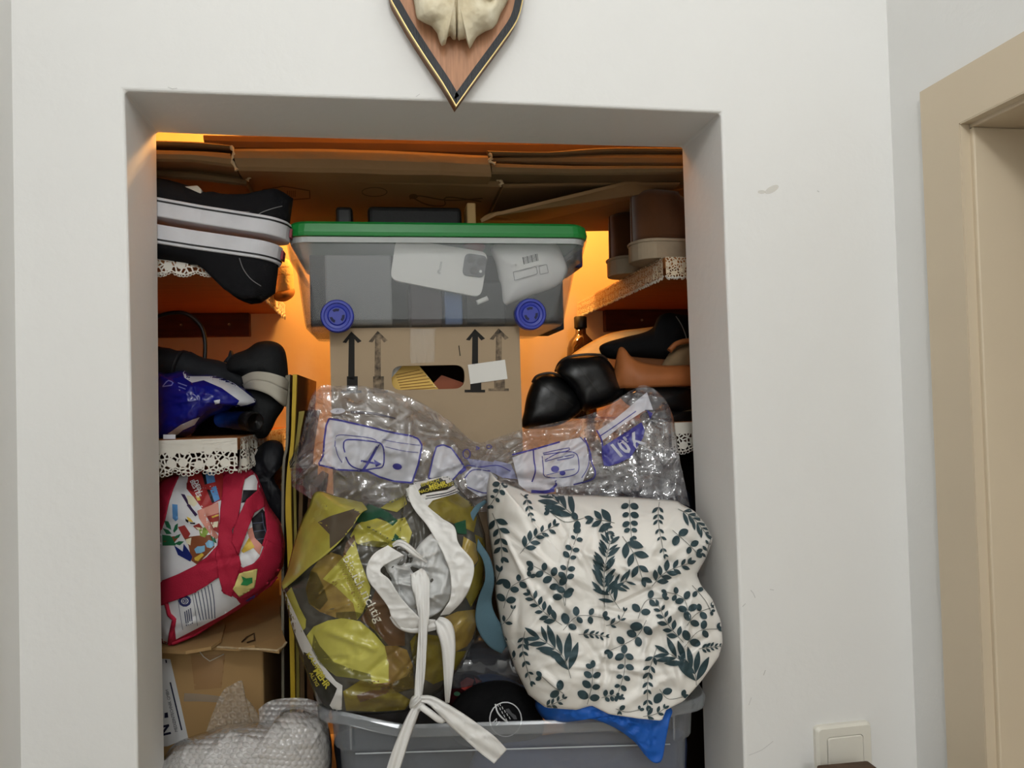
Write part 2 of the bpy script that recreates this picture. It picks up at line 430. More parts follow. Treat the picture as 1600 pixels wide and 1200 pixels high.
IR = ext(pl([(1065, 231.5), (1068, 320), (1072, 440), (1081, 680), (1091, 930), (1096.5, 1080), (1100, 1200)], T_WALL), Z_FLOOR)
IT = pl([(245, 208), (370, 213), (520, 217.5), (680, 221.5), (820, 225), (950, 228.5), (1065, 231.5)], T_WALL)
def wall_niche():
    V, Fs = [], []
    def strip(a, b):
        n = len(a); o = sum(len(v) for v in V); V.append(np.array(a)); V.append(np.array(b))
        for i in range(n-1): Fs.append((o+i, o+i+1, o+n+i+1, o+n+i))
    ZT, XL2, XR2 = CEIL, -0.75, 0.95
    def side(a, x): q = a.copy(); q[:, 0] = x; return q
    def top(a): q = a.copy(); q[:, 2] = ZT; return q
    strip(side(FL, XL2), FL); strip(FR, side(FR, XR2)); strip(FT, top(FT))
    for e, x in ((FL, XL2), (FR, XR2)):   # corner fields
        strip([(x, 0, e[0][2]), (e[0][0], 0, e[0][2])], [(x, 0, ZT), (e[0][0], 0, ZT)])
        strip([(x, 0, 0), (e[-1][0], 0, 0)], [(x, 0, Z_FLOOR), (e[-1][0], 0, Z_FLOOR)])
    strip([(FL[-1][0], 0, 0), (FR[-1][0], 0, 0)], [tuple(FL[-1]), tuple(FR[-1])])
    strip(FL, IL); strip(IR, FR); strip(IT, FT)
    strip(IL, side(IL, XL2)); strip(side(IR, XR2), IR); strip(top(IT), IT)
    for e, x in ((IL, XL2), (IR, XR2)):
        strip([(x, T_WALL, e[0][2]), (e[0][0], T_WALL, e[0][2])], [(x, T_WALL, ZT), (e[0][0], T_WALL, ZT)])
    v = np.vstack(V); o = mk('wall_niche', v, Fs, plaster, kind='structure')
    bm = bmesh.new(); bm.from_mesh(o.data); bmesh.ops.remove_doubles(bm, verts=bm.verts, dist=1e-4)
    bmesh.ops.recalc_face_normals(bm, faces=bm.faces); bm.to_mesh(o.data); bm.free()
    md = o.modifiers.new('bevel', 'BEVEL'); md.width = 0.004; md.segments = 3; md.limit_method = 'ANGLE'; md.angle_limit = 0.9
    return o
WALL = wall_niche()
Y_HALL = -5.0
box('wall_left', X_LEFT-0.1, X_LEFT, Y_HALL, 0.0, 0, CEIL, plaster, kind='structure')
box('wall_behind', X_LEFT-0.1, X_RIGHT+0.4, Y_HALL-0.1, Y_HALL, 0, CEIL, plaster, kind='structure')
box('floor', X_LEFT-0.1, X_RIGHT+0.4, Y_HALL, 0.0, -0.1, 0, mat('pale laminate floor', c(205, 192, 174), 0.45, 0.4, var=0.25, vscale=6, stretch=(1, 8, 1)), kind='structure')
box('ceiling', X_LEFT-0.1, X_RIGHT+0.4, Y_HALL, 0.0, CEIL, CEIL+0.1, plaster, kind='structure')
# closet behind the opening
box('floor_closet', XC0, XC1, 0.0, Y_BACK, 0.0, Z_FLOOR, closet_wall, kind='structure')
box('wall_closet_back', XC0-0.05, XC1+0.05, Y_BACK, Y_BACK+0.1, 0, CEIL, closet_wall, kind='structure')
box('wall_closet_left', XC0-0.1, XC0, T_WALL, Y_BACK, 0, CEIL, closet_wall, kind='structure')
box('wall_closet_right', XC1, XC1+0.1, T_WALL, Y_BACK, 0, CEIL, closet_wall, kind='structure')
box('ceiling_closet', XC0-0.05, XC1+0.05, T_WALL, Y_BACK, CEIL_C, CEIL_C+0.1, closet_wall, kind='structure')

# right wall with the cream door frame
beige = mat('beige gloss paint', c(212, 196, 170), 0.42, 0.4, var=0.05, vscale=4, bump=0.12, bscale=30)
XF = X_RIGHT-0.010
d0 = PX(1437, 144, XF); d1 = PX(1498, 193, XF)
Yo, Yi, Zo, Zi = float(d0[1]), float(d1[1]), float(d0[2]), float(d1[2])
Yi2, Yo2 = Yi-0.86, Yi-0.86-(Yo-Yi)
XD = X_RIGHT+0.30
v, f = join_geo([box_geo(X_RIGHT, XD, Yi+0.002, 0.0, 0, CEIL), box_geo(X_RIGHT, XD, Y_HALL, Yi2-0.002, 0, CEIL), box_geo(X_RIGHT, XD, Yi2-0.002, Yi+0.002, Zi+0.002, CEIL)])
mk('wall_right', v, f, plaster, kind='structure')
df = tag(bpy.data.objects.new('door_1', None), 'beige painted door frame with a deep lining in the white side wall', 'door', kind='structure'); COL.objects.link(df)
df.location = (XF, (Yi+Yi2)/2, 0)
def casing(pts): # outline in (y,z) on the wall side, 1 cm proud
    a = np.array([(XF, y, z) for y, z in pts]); b = a.copy(); b[:, 0] = X_RIGHT+0.001
    return prism_geo(a, b)
v, f = casing([(Yo, 0), (Yo, Zo), (Yo2, Zo), (Yo2, 0), (Yi2, 0), (Yi2, Zi), (Yi, Zi), (Yi, 0)])
Vv = np.array(v); n_ = 8
fs = [(0, 1, 6, 7), (1, 2, 5, 6), (2, 3, 4, 5)]; fs = [tuple(q) for q in fs]+[tuple(i+8 for i in q[::-1]) for q in fs]+[(i, (i+1) % 8, 8+(i+1) % 8, 8+i) for i in range(8)]
mk('casing', Vv, fs, beige, df)
XS = float(P(1522, 400, Yi)[0])     # where the lining steps
for nm, y0, y1 in (('jamb', Yi-0.0015, Yi+0.03), ('jamb', Yi2-0.03, Yi2+0.0015)):
    box(nm, XF+0.0005, XS, y0, y1, 0, Zi, beige, df)
    s = -1 if y1 > Yi else 1
    box('lining', XS, XD, y0+s*0.006, y1+s*0.006, 0, Zi-0.006, beige, df, bevel=0.002)
box('head_jamb', XF+0.0005, XS, Yi2, Yi, Zi-0.0015, Zi+0.03, beige, df)
box('head_lining', XS, XD, Yi2, Yi, Zi-0.006, Zi+0.03, beige, df, bevel=0.002)
dl = box('door_leaf', XD, XD+0.04, Yi2-0.03, Yi+0.03, 0, Zi+0.03, beige, df)
hb = P(1600, 1200, Yi)

# ================================================================== SHELVES
wood_dark = mat('dark brown stained wood', c(92, 48, 26), 0.55, 0.35, var=0.35, vscale=14, stretch=(1, 6, 6))
wood_shelf = mat('orange brown shelf board', c(176, 112, 62), 0.6, 0.3, var=0.2, vscale=10, stretch=(1, 6, 6))
shelf_white = mat('white painted shelf lip', c(214, 208, 196), 0.7, 0.25)
XSL = float(P(372, 690, 0.19)[0]); XSR = float(P(1037, 400, 0.20)[0])
ZU, ZL = 1.838, 1.572
lace_w = lace_mat('white floral cotton lace', c(214, 209, 198), 150.0, 0.16, 0.34)
lace_s = lace_mat('fine scalloped lace', c(206, 190, 164), 210.0, 0.17, 0.30)
def lace(name, pts, h, m, parent, period, dep, ruffle=0.0, eyelet=0.0):
    """scalloped strip hanging from a line of world points"""
    p = np.array(pts, float); L = np.r_[0, np.cumsum(np.linalg.norm(np.diff(p, axis=0), axis=1))]
    n = max(12, int(L[-1]/0.0022)); s = np.linspace(0, L[-1], n); q = np.stack([np.interp(s, L, p[:, k]) for k in range(3)], 1)
    t = np.gradient(q, axis=0); t /= np.linalg.norm(t, axis=1)[:, None]; nrm = np.stack([-t[:, 1], t[:, 0], np.zeros(n)], 1)
    hh = h-dep*(1-np.abs(np.sin(math.pi*s/period))**0.7); V, U = [], []; nv = 5
    for r in range(nv+1):
        k = r/nv; w_ = q.copy(); w_[:, 2] -= hh*k; w_ += nrm*(ruffle*k*np.sin(s*170)*(0.6+0.4*np.sin(s*61)))[:, None]
        V.append(w_); U += [(a, b) for a, b in zip(s, -hh*k)]
    Fs = [(r*n+j, r*n+j+1, (r+1)*n+j+1, (r+1)*n+j) for r in range(nv) for j in range(n-1)]
    o = mk(name, np.vstack(V), Fs, m, parent, smooth=True, uvs=U)
    # corded scallop edge with its row of small eyelet loops
    bot = V[-1]; parts = [tube_geo([tuple(b) for b in bot[::2]], 0.0009, 5)]
    if eyelet:
        k = 0.0
        while k < L[-1]-eyelet:
            j = int(k/L[-1]*(n-1)); ce = bot[j]+np.array([0, 0, -eyelet*0.45]); tt = t[j]
            parts.append(tube_geo([tuple(ce+tt*eyelet*0.5*math.cos(a)+np.array([0, 0, eyelet*0.42*math.sin(a)])) for a in np.linspace(0, 2*math.pi, 9)], 0.0007, 4, False)); k += eyelet
    v_, f_ = join_geo(parts); mk('scallop_edge', v_, f_, MATS['lace thread'], o, smooth=True, kind='stuff')
    return o
mat('lace thread', c(214, 209, 198), 0.9, 0.1)
def shelf(name, x0, x1, y0, z, edge_x, label, lm, lh, per, dep, white, ruffle, ey, front=(None, None)):
    t = thing(name, label, 'shelf', ((x0+x1)/2, (y0+Y_BACK)/2, z-0.018))
    box('board', x0, x1, y0, Y_BACK, z-0.018, z, wood_shelf, t, bevel=0.0015)
    s = 1 if edge_x > (x0+x1)/2 else -1
    fr = [(x0, y0-0.003, z), (x1, y0-0.003, z)] if s > 0 else [(x0, y0-0.003, z), (x1, y0-0.003, z)]
    if white: box('front_lip', x0, x1, y0-0.002, y0, z-0.018, z, shelf_white, t)
    lace('lace_trim', fr, lh, lm, t, per, dep, 0.0, ey)
    ex = edge_x+s*0.004
    lace('lace_trim', [(ex, y0, z), (ex, Y_BACK-0.01, z)], lh, lm, t, per, dep, ruffle, ey)
    cx0, cx1 = (edge_x-0.30, edge_x-0.07) if s > 0 else (edge_x+0.06, edge_x+0.28)
    cl = box('support_batten', cx0, cx1, Y_BACK-0.022, Y_BACK, z-0.068, z-0.018, wood_dark, t, bevel=0.002)
    for k in (0.4, 0.82):
        xs = cx0+(cx1-cx0)*k; tube('screw', [(xs, Y_BACK-0.0215, z-0.043), (xs, Y_BACK-0.024, z-0.043)], 0.003, mat('screw steel', c(170, 165, 155), 0.3, 0.5, 1.0), cl, 8)
    box('side_batten', x0 if s > 0 else x1-0.022, x0+0.022 if s > 0 else x1, y0+0.04, Y_BACK-0.03, z-0.068, z-0.018, wood_dark, t)
    return t
shelf('closet_shelf', XC0, XSL, 0.185, ZU, XSL, 'brown shelf board trimmed with lace under the stacked black canvas shoes', lace_w, 0.030, 0.034, 0.007, False, 0.002, 0.0040)
shelf('closet_shelf', XC0, XSL, 0.185, ZL, XSL, 'shelf with white lip and wide floral lace above the red tote bag', lace_w, 0.047, 0.034, 0.007, True, 0.006, 0.0058)
shelf('closet_shelf', XSR, XC1, 0.195, ZU, XSR, 'brown shelf board edged with fine scalloped lace under the brown suede boots', lace_s, 0.034, 0.0105, 0.004, False, 0.0015, 0.0030)
shelf('closet_shelf', XSR, XC1, 0.195, ZL, XSR, 'lace trimmed shelf below the black leather shoes and tan bag', lace_w, 0.046, 0.034, 0.007, True, 0.004, 0.0055)

# ================================================================== ON THE WALLS
bone = mat('old bone', c(238, 230, 206), 0.6, 0.3, var=0.3, vscale=26, col2=c(206, 192, 160), bump=0.35, bscale=120)
plaque_wood = mat('reddish plaque wood', c(190, 138, 102), 0.5, 0.35, var=0.25, vscale=40, stretch=(7, 1, 0.7))
plaque_black = mat('worn black border paint', c(24, 25, 29), 0.45, 0.35, var=0.2, vscale=60, stretch=(3, 3, 1), bump=0.3, bscale=140)
gold = mat('pale gold edge', c(196, 170, 108), 0.35, 0.5, 0.4)
half_l = [(712, 166), (691, 130), (665, 91), (637, 47), (618, 14), (609, -4), (606, -30), (612, -70), (632, -112), (664, -142), (713, -156)]
half_r = [(762, -142), (795, -112), (815, -70), (821, -30), (818, -4), (809, 31), (785, 67), (746, 120)]
sh = [tuple(q) for q in catmull(half_l+half_r+[(712.5, 167)], 3)[:-1]]
sh[0] = (712.5, 167)
tr = thing('skull_trophy', 'pale animal skull on a pointed wooden shield with black border hung above the opening', 'trophy', P(712, 167, -0.012))
def shield(name, poly, y0, y1, m):
    a = np.array(poly); fr = PA(a[:, 0], a[:, 1], -0.024); bk = fr.copy(); fr[:, 1] = y0; bk[:, 1] = y1
    v, f = prism_geo(fr, bk); return mk(name, v, f, m, tr)
shield('shield_board', inset(sh, 1.0), -0.0215, -0.002, mat('shield side wood', c(120, 78, 44), 0.5, 0.35, var=0.3, vscale=20))
def ring3(name, p_out, p_in, y0, y1, m):
    a, b = np.array(p_out), np.array(p_in); n = len(a)
    fo = PA(a[:, 0], a[:, 1], -0.024); fi = PA(b[:, 0], b[:, 1], -0.024); L = []
    for loop, y in ((fo, y0), (fi, y0), (fi, y1), (fo, y1)): q = loop.copy(); q[:, 1] = y; L.append(q)
    Fs = []
    for k in range(4):
        for i in range(n): Fs.append((k*n+i, k*n+(i+1) % n, ((k+1) % 4)*n+(i+1) % n, ((k+1) % 4)*n+i))
    return mk(name, np.vstack(L), Fs, m, tr)
ring3('gold_rim', sh, inset(sh, 1.7), -0.0245, -0.019, gold)
ring3('border', inset(sh, 1.7), inset(sh, 12.5), -0.0250, -0.020, plaque_black)
shield('wood_panel', inset(sh, 12.0), -0.0228, -0.021, plaque_wood)
sk = [(640, -40), (645, -8), (650, 24), (652, 30), (661, 35), (674, 41), (683, 52), (687, 66), (690, 72), (696, 70), (699, 58), (703, 56), (707, 62), (710, 63), (712.5, 62), (713.3, 45),
      (714.3, 60), (717, 64), (720, 62), (724, 62), (728, 60), (731, 70), (734, 77), (738, 70), (745, 58), (757, 50), (770, 45), (777, 36), (782, 22), (789, 10), (796, -4), (800, -40), (790, -85), (765, -115), (715, -125), (668, -115), (648, -85)]
skd = lambda px, py: 0.012*np.exp(-((px-712)/9.0)**2)*np.clip((60-py)/60, 0, 1)*0.5+0.010*np.exp(-(((px-672)/22)**2+((py-8)/32)**2))+0.010*np.exp(-(((px-758)/24)**2+((py-12)/32)**2)) \
    - 0.014*np.exp(-(((px-764)/8)**2+((py-2)/7)**2)) - 0.010*np.exp(-(((px-668)/9)**2+((py+8)/7)**2)) - 0.006*np.exp(-((px-713-0.02*py)/1.8)**2)*(py < 62)*(py > -20)+0.0012*fbm(px*0.09, py*0.09, 5)
blob('skull', sk, (714, -12), -0.032, -0.062, -0.022, bone, tr, nr=44, na=220, disp=skd, smooth_outline=False, q=0.5, fade=5)
skull = tr.children[-1]
lay('suture', [stroke_geo([(714, 2), (713.5, 25), (713, 40), (712.8, 58)], 1.2)], skull, mat('dark suture', c(60, 48, 36), 0.8), tr)
lay('socket', [poly_geo(ell(763, 2, 6.5, 5.5), 2)], skull, mat('dark socket', c(74, 62, 50), 0.9), tr, off=0.0004)

scf = mat('grey plaster scuff', c(130, 122, 110), 0.9, 0.1, trans=0.72); smd = mat('faint ochre smudge', c(214, 204, 186), 0.9, 0.1, trans=0.75)
lay('scuff', [stroke_geo(q, w_) for q, w_ in (([(1173, 922), (1177, 927), (1180, 934)], 1.1), ([(1160, 948), (1165, 943)], 1.0), ([(1193, 1055), (1196, 1047)], 1.2), ([(1170, 1102), (1174, 1090)], 0.8), ([(1203, 921), (1209, 922)], 0.9), ([(1170, 1180), (1190, 1172), (1208, 1158)], 0.8), ([(1277, 298), (1280, 300)], 1.4), ([(262, 136), (270, 139), (277, 138)], 1.2), ([(650, 151), (656, 147)], 0.9))], WALL, scf, WALL, off=0.0004)
lay('smudge', [poly_geo(ell(*q), 8) for q in ((1206, 296, 12, 5, -0.5), (1190, 300, 6, 3, 0))], WALL, smd, WALL, off=0.0003)
switch_m = mat('white switch plastic', c(226, 222, 210), 0.3, 0.45)
s0 = P(1270, 1132, 0); s1 = P(1356, 1132, 0); sw = abs(s1[0]-s0[0]); zt = float(P(1312, 1128.5, 0)[2])
swt = thing('light_switch', 'white square rocker light switch on the wall above the brown wooden edge', 'light switch', ((s0[0]+s1[0])/2, -0.001, zt-sw))
def rrect(cx, cz, w_, h_, r, n=6):
    out = []
    for (sx, sz, a0) in ((1, 1, 0), (-1, 1, 90), (-1, -1, 180), (1, -1, 270)):
        for k in range(n+1):
            a = math.radians(a0+90*k/n); out.append((cx+sx*(w_/2-r)+r*math.cos(a), cz+sz*(h_/2-r)+r*math.sin(a)))
    return out
def rr_prism(name, cx, cz, w_, h_, r, y0, y1, m, par, **k):
    q = rrect(cx, cz, w_, h_, r); fr = np.array([(x, y0, z) for x, z in q]); bk = np.array([(x, y1, z) for x, z in q])
    v, f = prism_geo(fr, bk); return mk(name, v, f, m, par, **k)
cxs, czs = (s0[0]+s1[0])/2, zt-sw/2
fo, fi = rrect(cxs, czs, sw, sw, 0.006), rrect(cxs, czs, sw*0.655, sw*0.655, 0.005)
L = [np.array([(x, y, z) for x, z in lp]) for lp, y in ((fo, 0.0), (fo, -0.006), (rrect(cxs, czs, sw-0.006, sw-0.006, 0.005), -0.010), (fi, -0.010), (fi, 0.0))]
n = len(fo); mk('switch_frame', np.vstack(L), [(k*n+i, k*n+(i+1) % n, (k+1)*n+(i+1) % n, (k+1)*n+i) for k in range(4) for i in range(n)], switch_m, swt)
rr_prism('rocker', cxs, czs, sw*0.655-0.0014, sw*0.655-0.0014, 0.0045, -0.0115, -0.001, switch_m, swt, bevel=0.0015)
# dark plank whose top just reaches into the picture under the switch
a = P(1279, 1198, -0.05); b = P(1363, 1190, -0.05)
pk = [(a[0], a[2]), (b[0]-0.004, b[2]), (b[0], b[2]-0.006), (b[0]+0.003, 0.0), (a[0]-0.004, 0.0)]
fr = np.array([(x, -0.10 if z == 0 else -0.066, z) for x, z in pk]); bk = fr.copy(); bk[:, 1] += 0.022
v, f = prism_geo(fr, bk); mk('wooden_plank', v, f, mat('weathered brown plank', c(96, 76, 60), 0.75, 0.2, var=0.4, vscale=50, bump=0.5, bscale=150), bevel=0.003,
   label='weathered brown wooden plank leaning on the wall below the light switch', cat='plank')

# ================================================================== FLATTENED CARTONS UNDER THE LINTEL
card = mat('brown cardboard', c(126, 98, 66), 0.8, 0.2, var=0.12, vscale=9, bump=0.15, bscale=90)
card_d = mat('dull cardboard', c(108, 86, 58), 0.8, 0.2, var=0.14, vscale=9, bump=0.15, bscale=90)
card_edge = mat('torn cardboard edge', c(196, 172, 136), 0.9, 0.1, var=0.3, vscale=120)
ink = mat('brown carton print', c(74, 58, 36), 0.8, 0.15)
def flap(name, top, bot, Y0, Y1, par, m, dz=0.0, rnd=0.35, wob=0.0, seed=0):
    """flap of a flattened carton: its front edge is seen between two pixel lines, the sheet runs back to Y1"""
    t_ = catmull(top, 5); n = len(t_); bx = np.interp(np.linspace(0, 1, n), np.linspace(0, 1, len(bot)), [q[0] for q in bot]); by = np.interp(np.linspace(0, 1, n), np.linspace(0, 1, len(bot)), [q[1] for q in bot])
    A = PA(t_[:, 0], t_[:, 1], Y0+0.006); B = PA(bx, by, Y0+0.004); h = A[:, 2]-B[:, 2]
    if wob: A[:, 1] += wob*fbm(t_[:, 0]*0.02, t_[:, 0]*0, seed); B[:, 1] += wob*fbm(t_[:, 0]*0.02, t_[:, 0]*0+3, seed)
    loops = [A.copy()]
    for k in (0.15, 0.5, 0.85):
        q = A*(1-k)+B*k; q[:, 1] -= 0.006*math.sin(math.pi*k)+0.002; loops.append(q)
    loops.append(B.copy())
    q = B.copy(); q[:, 1] = Y1; q[:, 2] += dz; loops.append(q)
    q = A.copy(); q[:, 1] = Y1; q[:, 2] += dz; loops.append(q)
    K = len(loops); V = np.vstack(loops); Fs = [(k*n+i, k*n+i+1, ((k+1) % K)*n+i+1, ((k+1) % K)*n+i) for k in range(K) for i in range(n-1)]
    Fs += [tuple(k*n for k in range(K)), tuple(k*n+n-1 for k in range(K))[::-1]]
    return mk(name, V, Fs, m, par)
ca = thing('flattened_carton', 'flattened brown cardboard carton lying uppermost under the lintel', 'cardboard', P(600, 268, 0.3), 'flattened cartons under the lintel')
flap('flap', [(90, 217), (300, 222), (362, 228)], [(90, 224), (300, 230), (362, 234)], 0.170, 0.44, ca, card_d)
flap('flap', [(90, 231), (300, 236), (360, 240)], [(90, 250), (300, 253), (366, 262)], 0.163, 0.44, ca, card)
flap('flap', [(363, 233), (560, 234), (762, 243)], [(372, 267), (560, 271), (768, 276)], 0.160, 0.46, ca, card, wob=0.004)
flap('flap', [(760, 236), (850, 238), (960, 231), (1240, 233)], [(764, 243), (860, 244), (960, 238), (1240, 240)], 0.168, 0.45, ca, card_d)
flap('flap', [(766, 247), (860, 243), (960, 240), (1240, 240)], [(766, 254), (860, 256), (960, 258), (1240, 259)], 0.175, 0.45, ca, card)
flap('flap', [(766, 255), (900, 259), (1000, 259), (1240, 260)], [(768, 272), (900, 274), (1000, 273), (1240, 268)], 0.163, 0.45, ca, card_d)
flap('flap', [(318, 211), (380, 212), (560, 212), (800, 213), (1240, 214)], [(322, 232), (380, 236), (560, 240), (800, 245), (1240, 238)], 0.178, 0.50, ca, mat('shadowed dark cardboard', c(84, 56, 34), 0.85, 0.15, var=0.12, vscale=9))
cb = thing('flattened_carton', 'flattened printed cardboard carton pressed down behind the green box lid', 'cardboard', P(600, 300, 0.3), 'flattened cartons under the lintel')
flap('flap', [(226, 254), (310, 258), (384, 269)], [(226, 258), (310, 263), (386, 274)], 0.20, 0.47, cb, card_d)
flap('flap', [(226, 260), (310, 266), (386, 276)], [(226, 276), (310, 282), (386, 291)], 0.212, 0.47, cb, card_d, dz=-0.01)
mid = flap('flap', [(387, 268), (580, 273), (778, 279)], [(388, 280), (580, 286), (782, 292)], 0.205, 0.52, cb, card, wob=0.003, dz=-0.012)
flap('flap', [(782, 274), (900, 276), (1075, 272)], [(784, 281), (900, 282), (1075, 279)], 0.205, 0.48, cb, card_d)
flap('flap', [(780, 286), (900, 285), (1060, 284)], [(786, 294), (900, 291), (1060, 290)], 0.21, 0.49, cb, card, dz=-0.012)
prn = [stroke_geo([(410, 297), (443, 291), (484, 298), (484, 310), (446, 313), (410, 305)], 2, 1, True), stroke_geo([(640, 311), (655, 306), (700, 313), (754, 310)], 2), stroke_geo([(645, 309), (668, 320), (695, 321), (698, 308), (752, 315)], 2),
       stroke_geo(ell(585, 300, 20, 7), 1.2, 1, True), poly_geo(ell(646, 307, 7, 4), 3)]
for k in range(5): prn.append(stroke_geo([(449+k*3, 298), (449+k*3, 308)], 1.4, 1))
lay('carton_print', prn, mid, ink, cb)
cc_ = thing('flattened_carton', 'loose brown cardboard sheet slanting down behind the box latch', 'cardboard', P(900, 345, 0.3), 'flattened cartons under the lintel')
q4 = np.array([P(752, 343, 0.215), P(775, 332, 0.205), P(920, 298, 0.203), P(1048, 266, 0.205), P(1066, 264, 0.21), P(1095, 285, 0.24), P(1074, 318, 0.5), P(1060, 326, 0.55), P(1004, 346, 0.60), P(880, 349, 0.60), P(760, 350, 0.58)])
lo = q4.copy(); lo[:, 2] -= 0.005
v, f = prism_geo(q4, lo); mk('sheet', v, f, card, cc_)
for nm, pth in (('torn_edge', [(361, 228), (366, 240), (362, 250), (370, 266)]), ('torn_edge', [(764, 240), (770, 246), (762, 251), (774, 256)]), ('torn_edge', [(384, 268), (391, 275), (386, 282)]), ('torn_edge', [(776, 280), (786, 284), (781, 290)])):
    tube(nm, [P(x, y, 0.160 if pth[0][1] < 262 else 0.198) for x, y in resample(pth, 10, False)], [0.0022+0.0012*math.sin(k*2.3) for k in range(10)], card_edge, ca if pth[0][1] < 262 else cb, 6)

# ================================================================== GREEN-LIDDED ROLLER BOX
frost = clear_mat('frosted clear plastic', 0.14, c(150, 155, 156), 0.22, 0.9)
green = mat('green plastic lid', c(22, 122, 50), 0.35, 0.45)
blue_pl = mat('blue plastic', c(24, 40, 146), 0.4, 0.45)
def rloop(x0, x1, y0, y1, r, z, n=5):
    out = []
    for (cx, cy, a0) in ((x1-r, y1-r, 0), (x0+r, y1-r, 90), (x0+r, y0+r, 180), (x1-r, y0+r, 270)):
        for k in range(n+1):
            a = math.radians(a0+90*k/n); out.append((cx+r*math.cos(a), cy+r*math.sin(a), z))
    return np.array(out)
def loft(name, loops, m, par=None, caps=(True, True), smooth=False, **k):
    n = len(loops[0]); V = np.vstack(loops); Fs = [(a*n+i, a*n+(i+1) % n, (a+1)*n+(i+1) % n, (a+1)*n+i) for a in range(len(loops)-1) for i in range(n)]
    if caps[0]: Fs.append(tuple(range(n))[::-1])
    if caps[1]: Fs.append(tuple(range((len(loops)-1)*n, len(loops)*n)))
    return mk(name, V, Fs, m, par, smooth=smooth, **k)
YB0, YB1 = 0.20, 0.50
bx0, bx1 = P(454, 373, YB0)[0], P(912, 374, YB0)[0]; bb0, bb1 = P(474, 500, YB0)[0], P(886, 500, YB0)[0]
zt_, zb_ = P(685, 372, YB0)[2], P(680, 507, YB0)[2]; zl_ = P(685, 346, YB0-0.006)[2]
gb = thing('storage_box', 'frosted clear storage box with green lid and blue wheels on top of the brown carton', 'box', ((bx0+bx1)/2, (YB0+YB1)/2, zb_))
def lerp(a, b, t): return a+(b-a)*t
lp = []
for t, ex in ((1.0, -0.012), (0.97, -0.003), (0.93, 0), (0.30, 0), (0.26, 0), (0.25, 0.008), (0.05, 0.009), (0.0, 0.010)):
    side = ex if t <= 0.26 else ex
    lp.append(rloop(lerp(bx0, bb0, t)-max(0, side), lerp(bx1, bb1, t)+max(0, side), YB0+0.020*t*0.5+max(0, -ex), YB1-0.01*t, 0.02, lerp(zt_, zb_, t)))
loft('box_body', lp, frost, gb, (True, False), solid=0.0022)
zlb = P(685, 371, YB0)[2]
def lidloop(d, z): return rloop(bx0-0.006-d, bx1+0.008+d, YB0-0.006-d, YB1+0.006+d, 0.028, z)
loft('lid', [lidloop(0.001, zlb), lidloop(0.002, zlb+0.006), lidloop(0.0, zl_-0.005), lidloop(-0.004, zl_-0.001), lidloop(-0.010, zl_)], green, gb, bevel=0.001)
loft('rim_band', [lidloop(-0.003, zlb-0.009), lidloop(-0.002, zlb-0.001)], mat('pale milky plastic', c(196, 200, 198), 0.4, 0.4, trans=0.3), gb, (False, False), solid=0.002)
la = P(921, 382, 0.30)
box('latch', bx1+0.004, bx1+0.020, 0.28, 0.40, zlb-0.032, zlb+0.012, mat('navy plastic latch', c(24, 30, 80), 0.4, 0.45), gb, bevel=0.005, seg=3)
slotm = mat('dark wheel slot', c(14, 20, 66), 0.6)
def disc_loops(cx, cz, prof):
    a = np.arange(40)*2*math.pi/40
    return [np.stack([cx+r*np.cos(a), np.full(40, y), cz+r*np.sin(a)], 1) for r, y in prof]
for (wx, wy) in ((527, 494), (829, 491)):
    for yc in (YB0-0.004, YB1-0.03):
        p = P(wx, wy, YB0); r = 0.0245; s = -1
        L = disc_loops(p[0], p[2], [(r*0.9, yc+0.018), (r, yc+0.016), (r, yc+0.002), (r*0.94, yc), (r*0.80, yc), (r*0.76, yc+0.002), (r*0.60, yc+0.0025), (r*0.52, yc+0.001), (r*0.1, yc+0.001)])
        wl = loft('wheel', L, blue_pl, gb)
        for k in range(3):
            a0 = math.radians(100+120*k); pts = []
            arc = [(p[0]+r*q*math.cos(a0+da), p[2]+r*q*math.sin(a0+da)) for q, rng in ((0.30, (-0.5, 0, 0.5)), (0.46, (0.5, 0, -0.5))) for da in rng]
            fr = np.array([(x, yc+0.0004, z) for x, z in arc]); bk = fr.copy(); bk[:, 1] += 0.004; v, f = prism_geo(fr, bk); mk('wheel_slot', v, f, slotm, wl)
# what lies inside the box
white_card = mat('white card', c(226, 226, 222), 0.45, 0.35)
def tilted(name, poly, Y, thick, m, lean=0.0, par=None, **k):
    a = np.array(poly, float); pz = PA(a[:, 0], a[:, 1], Y); zc = pz[:, 2].min(); pz[:, 1] += (pz[:, 2]-zc)*lean*0
    bk = pz.copy(); bk[:, 1] += thick; v, f = prism_geo(pz, bk); return mk(name, v, f, m, par, **k)
def rpoly(corners, r, n=5):
    p = [np.array(q, float) for q in corners]; N = len(p); out = []
    for i in range(N):
        a, b, e = p[i-1], p[i], p[(i+1) % N]; u = (a-b)/np.linalg.norm(a-b); w_ = (e-b)/np.linalg.norm(e-b)
        s, t = b+u*r, b+w_*r
        for k in range(n+1):
            q = k/n; out.append(tuple((1-q)**2*s+2*q*(1-q)*b+q*q*t))
    return out
ph = thing('smartphone', 'white phone with three camera lenses seen through the frosted box wall', 'phone', P(685, 464, 0.224))
body = tilted('phone_body', rpoly([(619, 371), (763, 394), (752, 465), (609, 437)], 14), 0.222, 0.009, white_card, par=ph, bevel=0.001)
tilted('camera_island', rpoly([(727, 395), (762, 400), (757, 434), (722, 430)], 9), 0.2195, 0.003, mat('dark camera glass', c(62, 64, 66), 0.2, 0.5), par=ph, bevel=0.0006)
for cx, cy in ((736, 405), (751, 409), (740, 422)):
    tilted('lens', ell(cx, cy, 6.2, 6.2), 0.2178, 0.002, mat('lens black', c(24, 24, 26), 0.1, 0.6), par=ph)
tilted('flash', ell(751, 424, 2.2, 2.2), 0.2190, 0.001, white_card, par=ph)
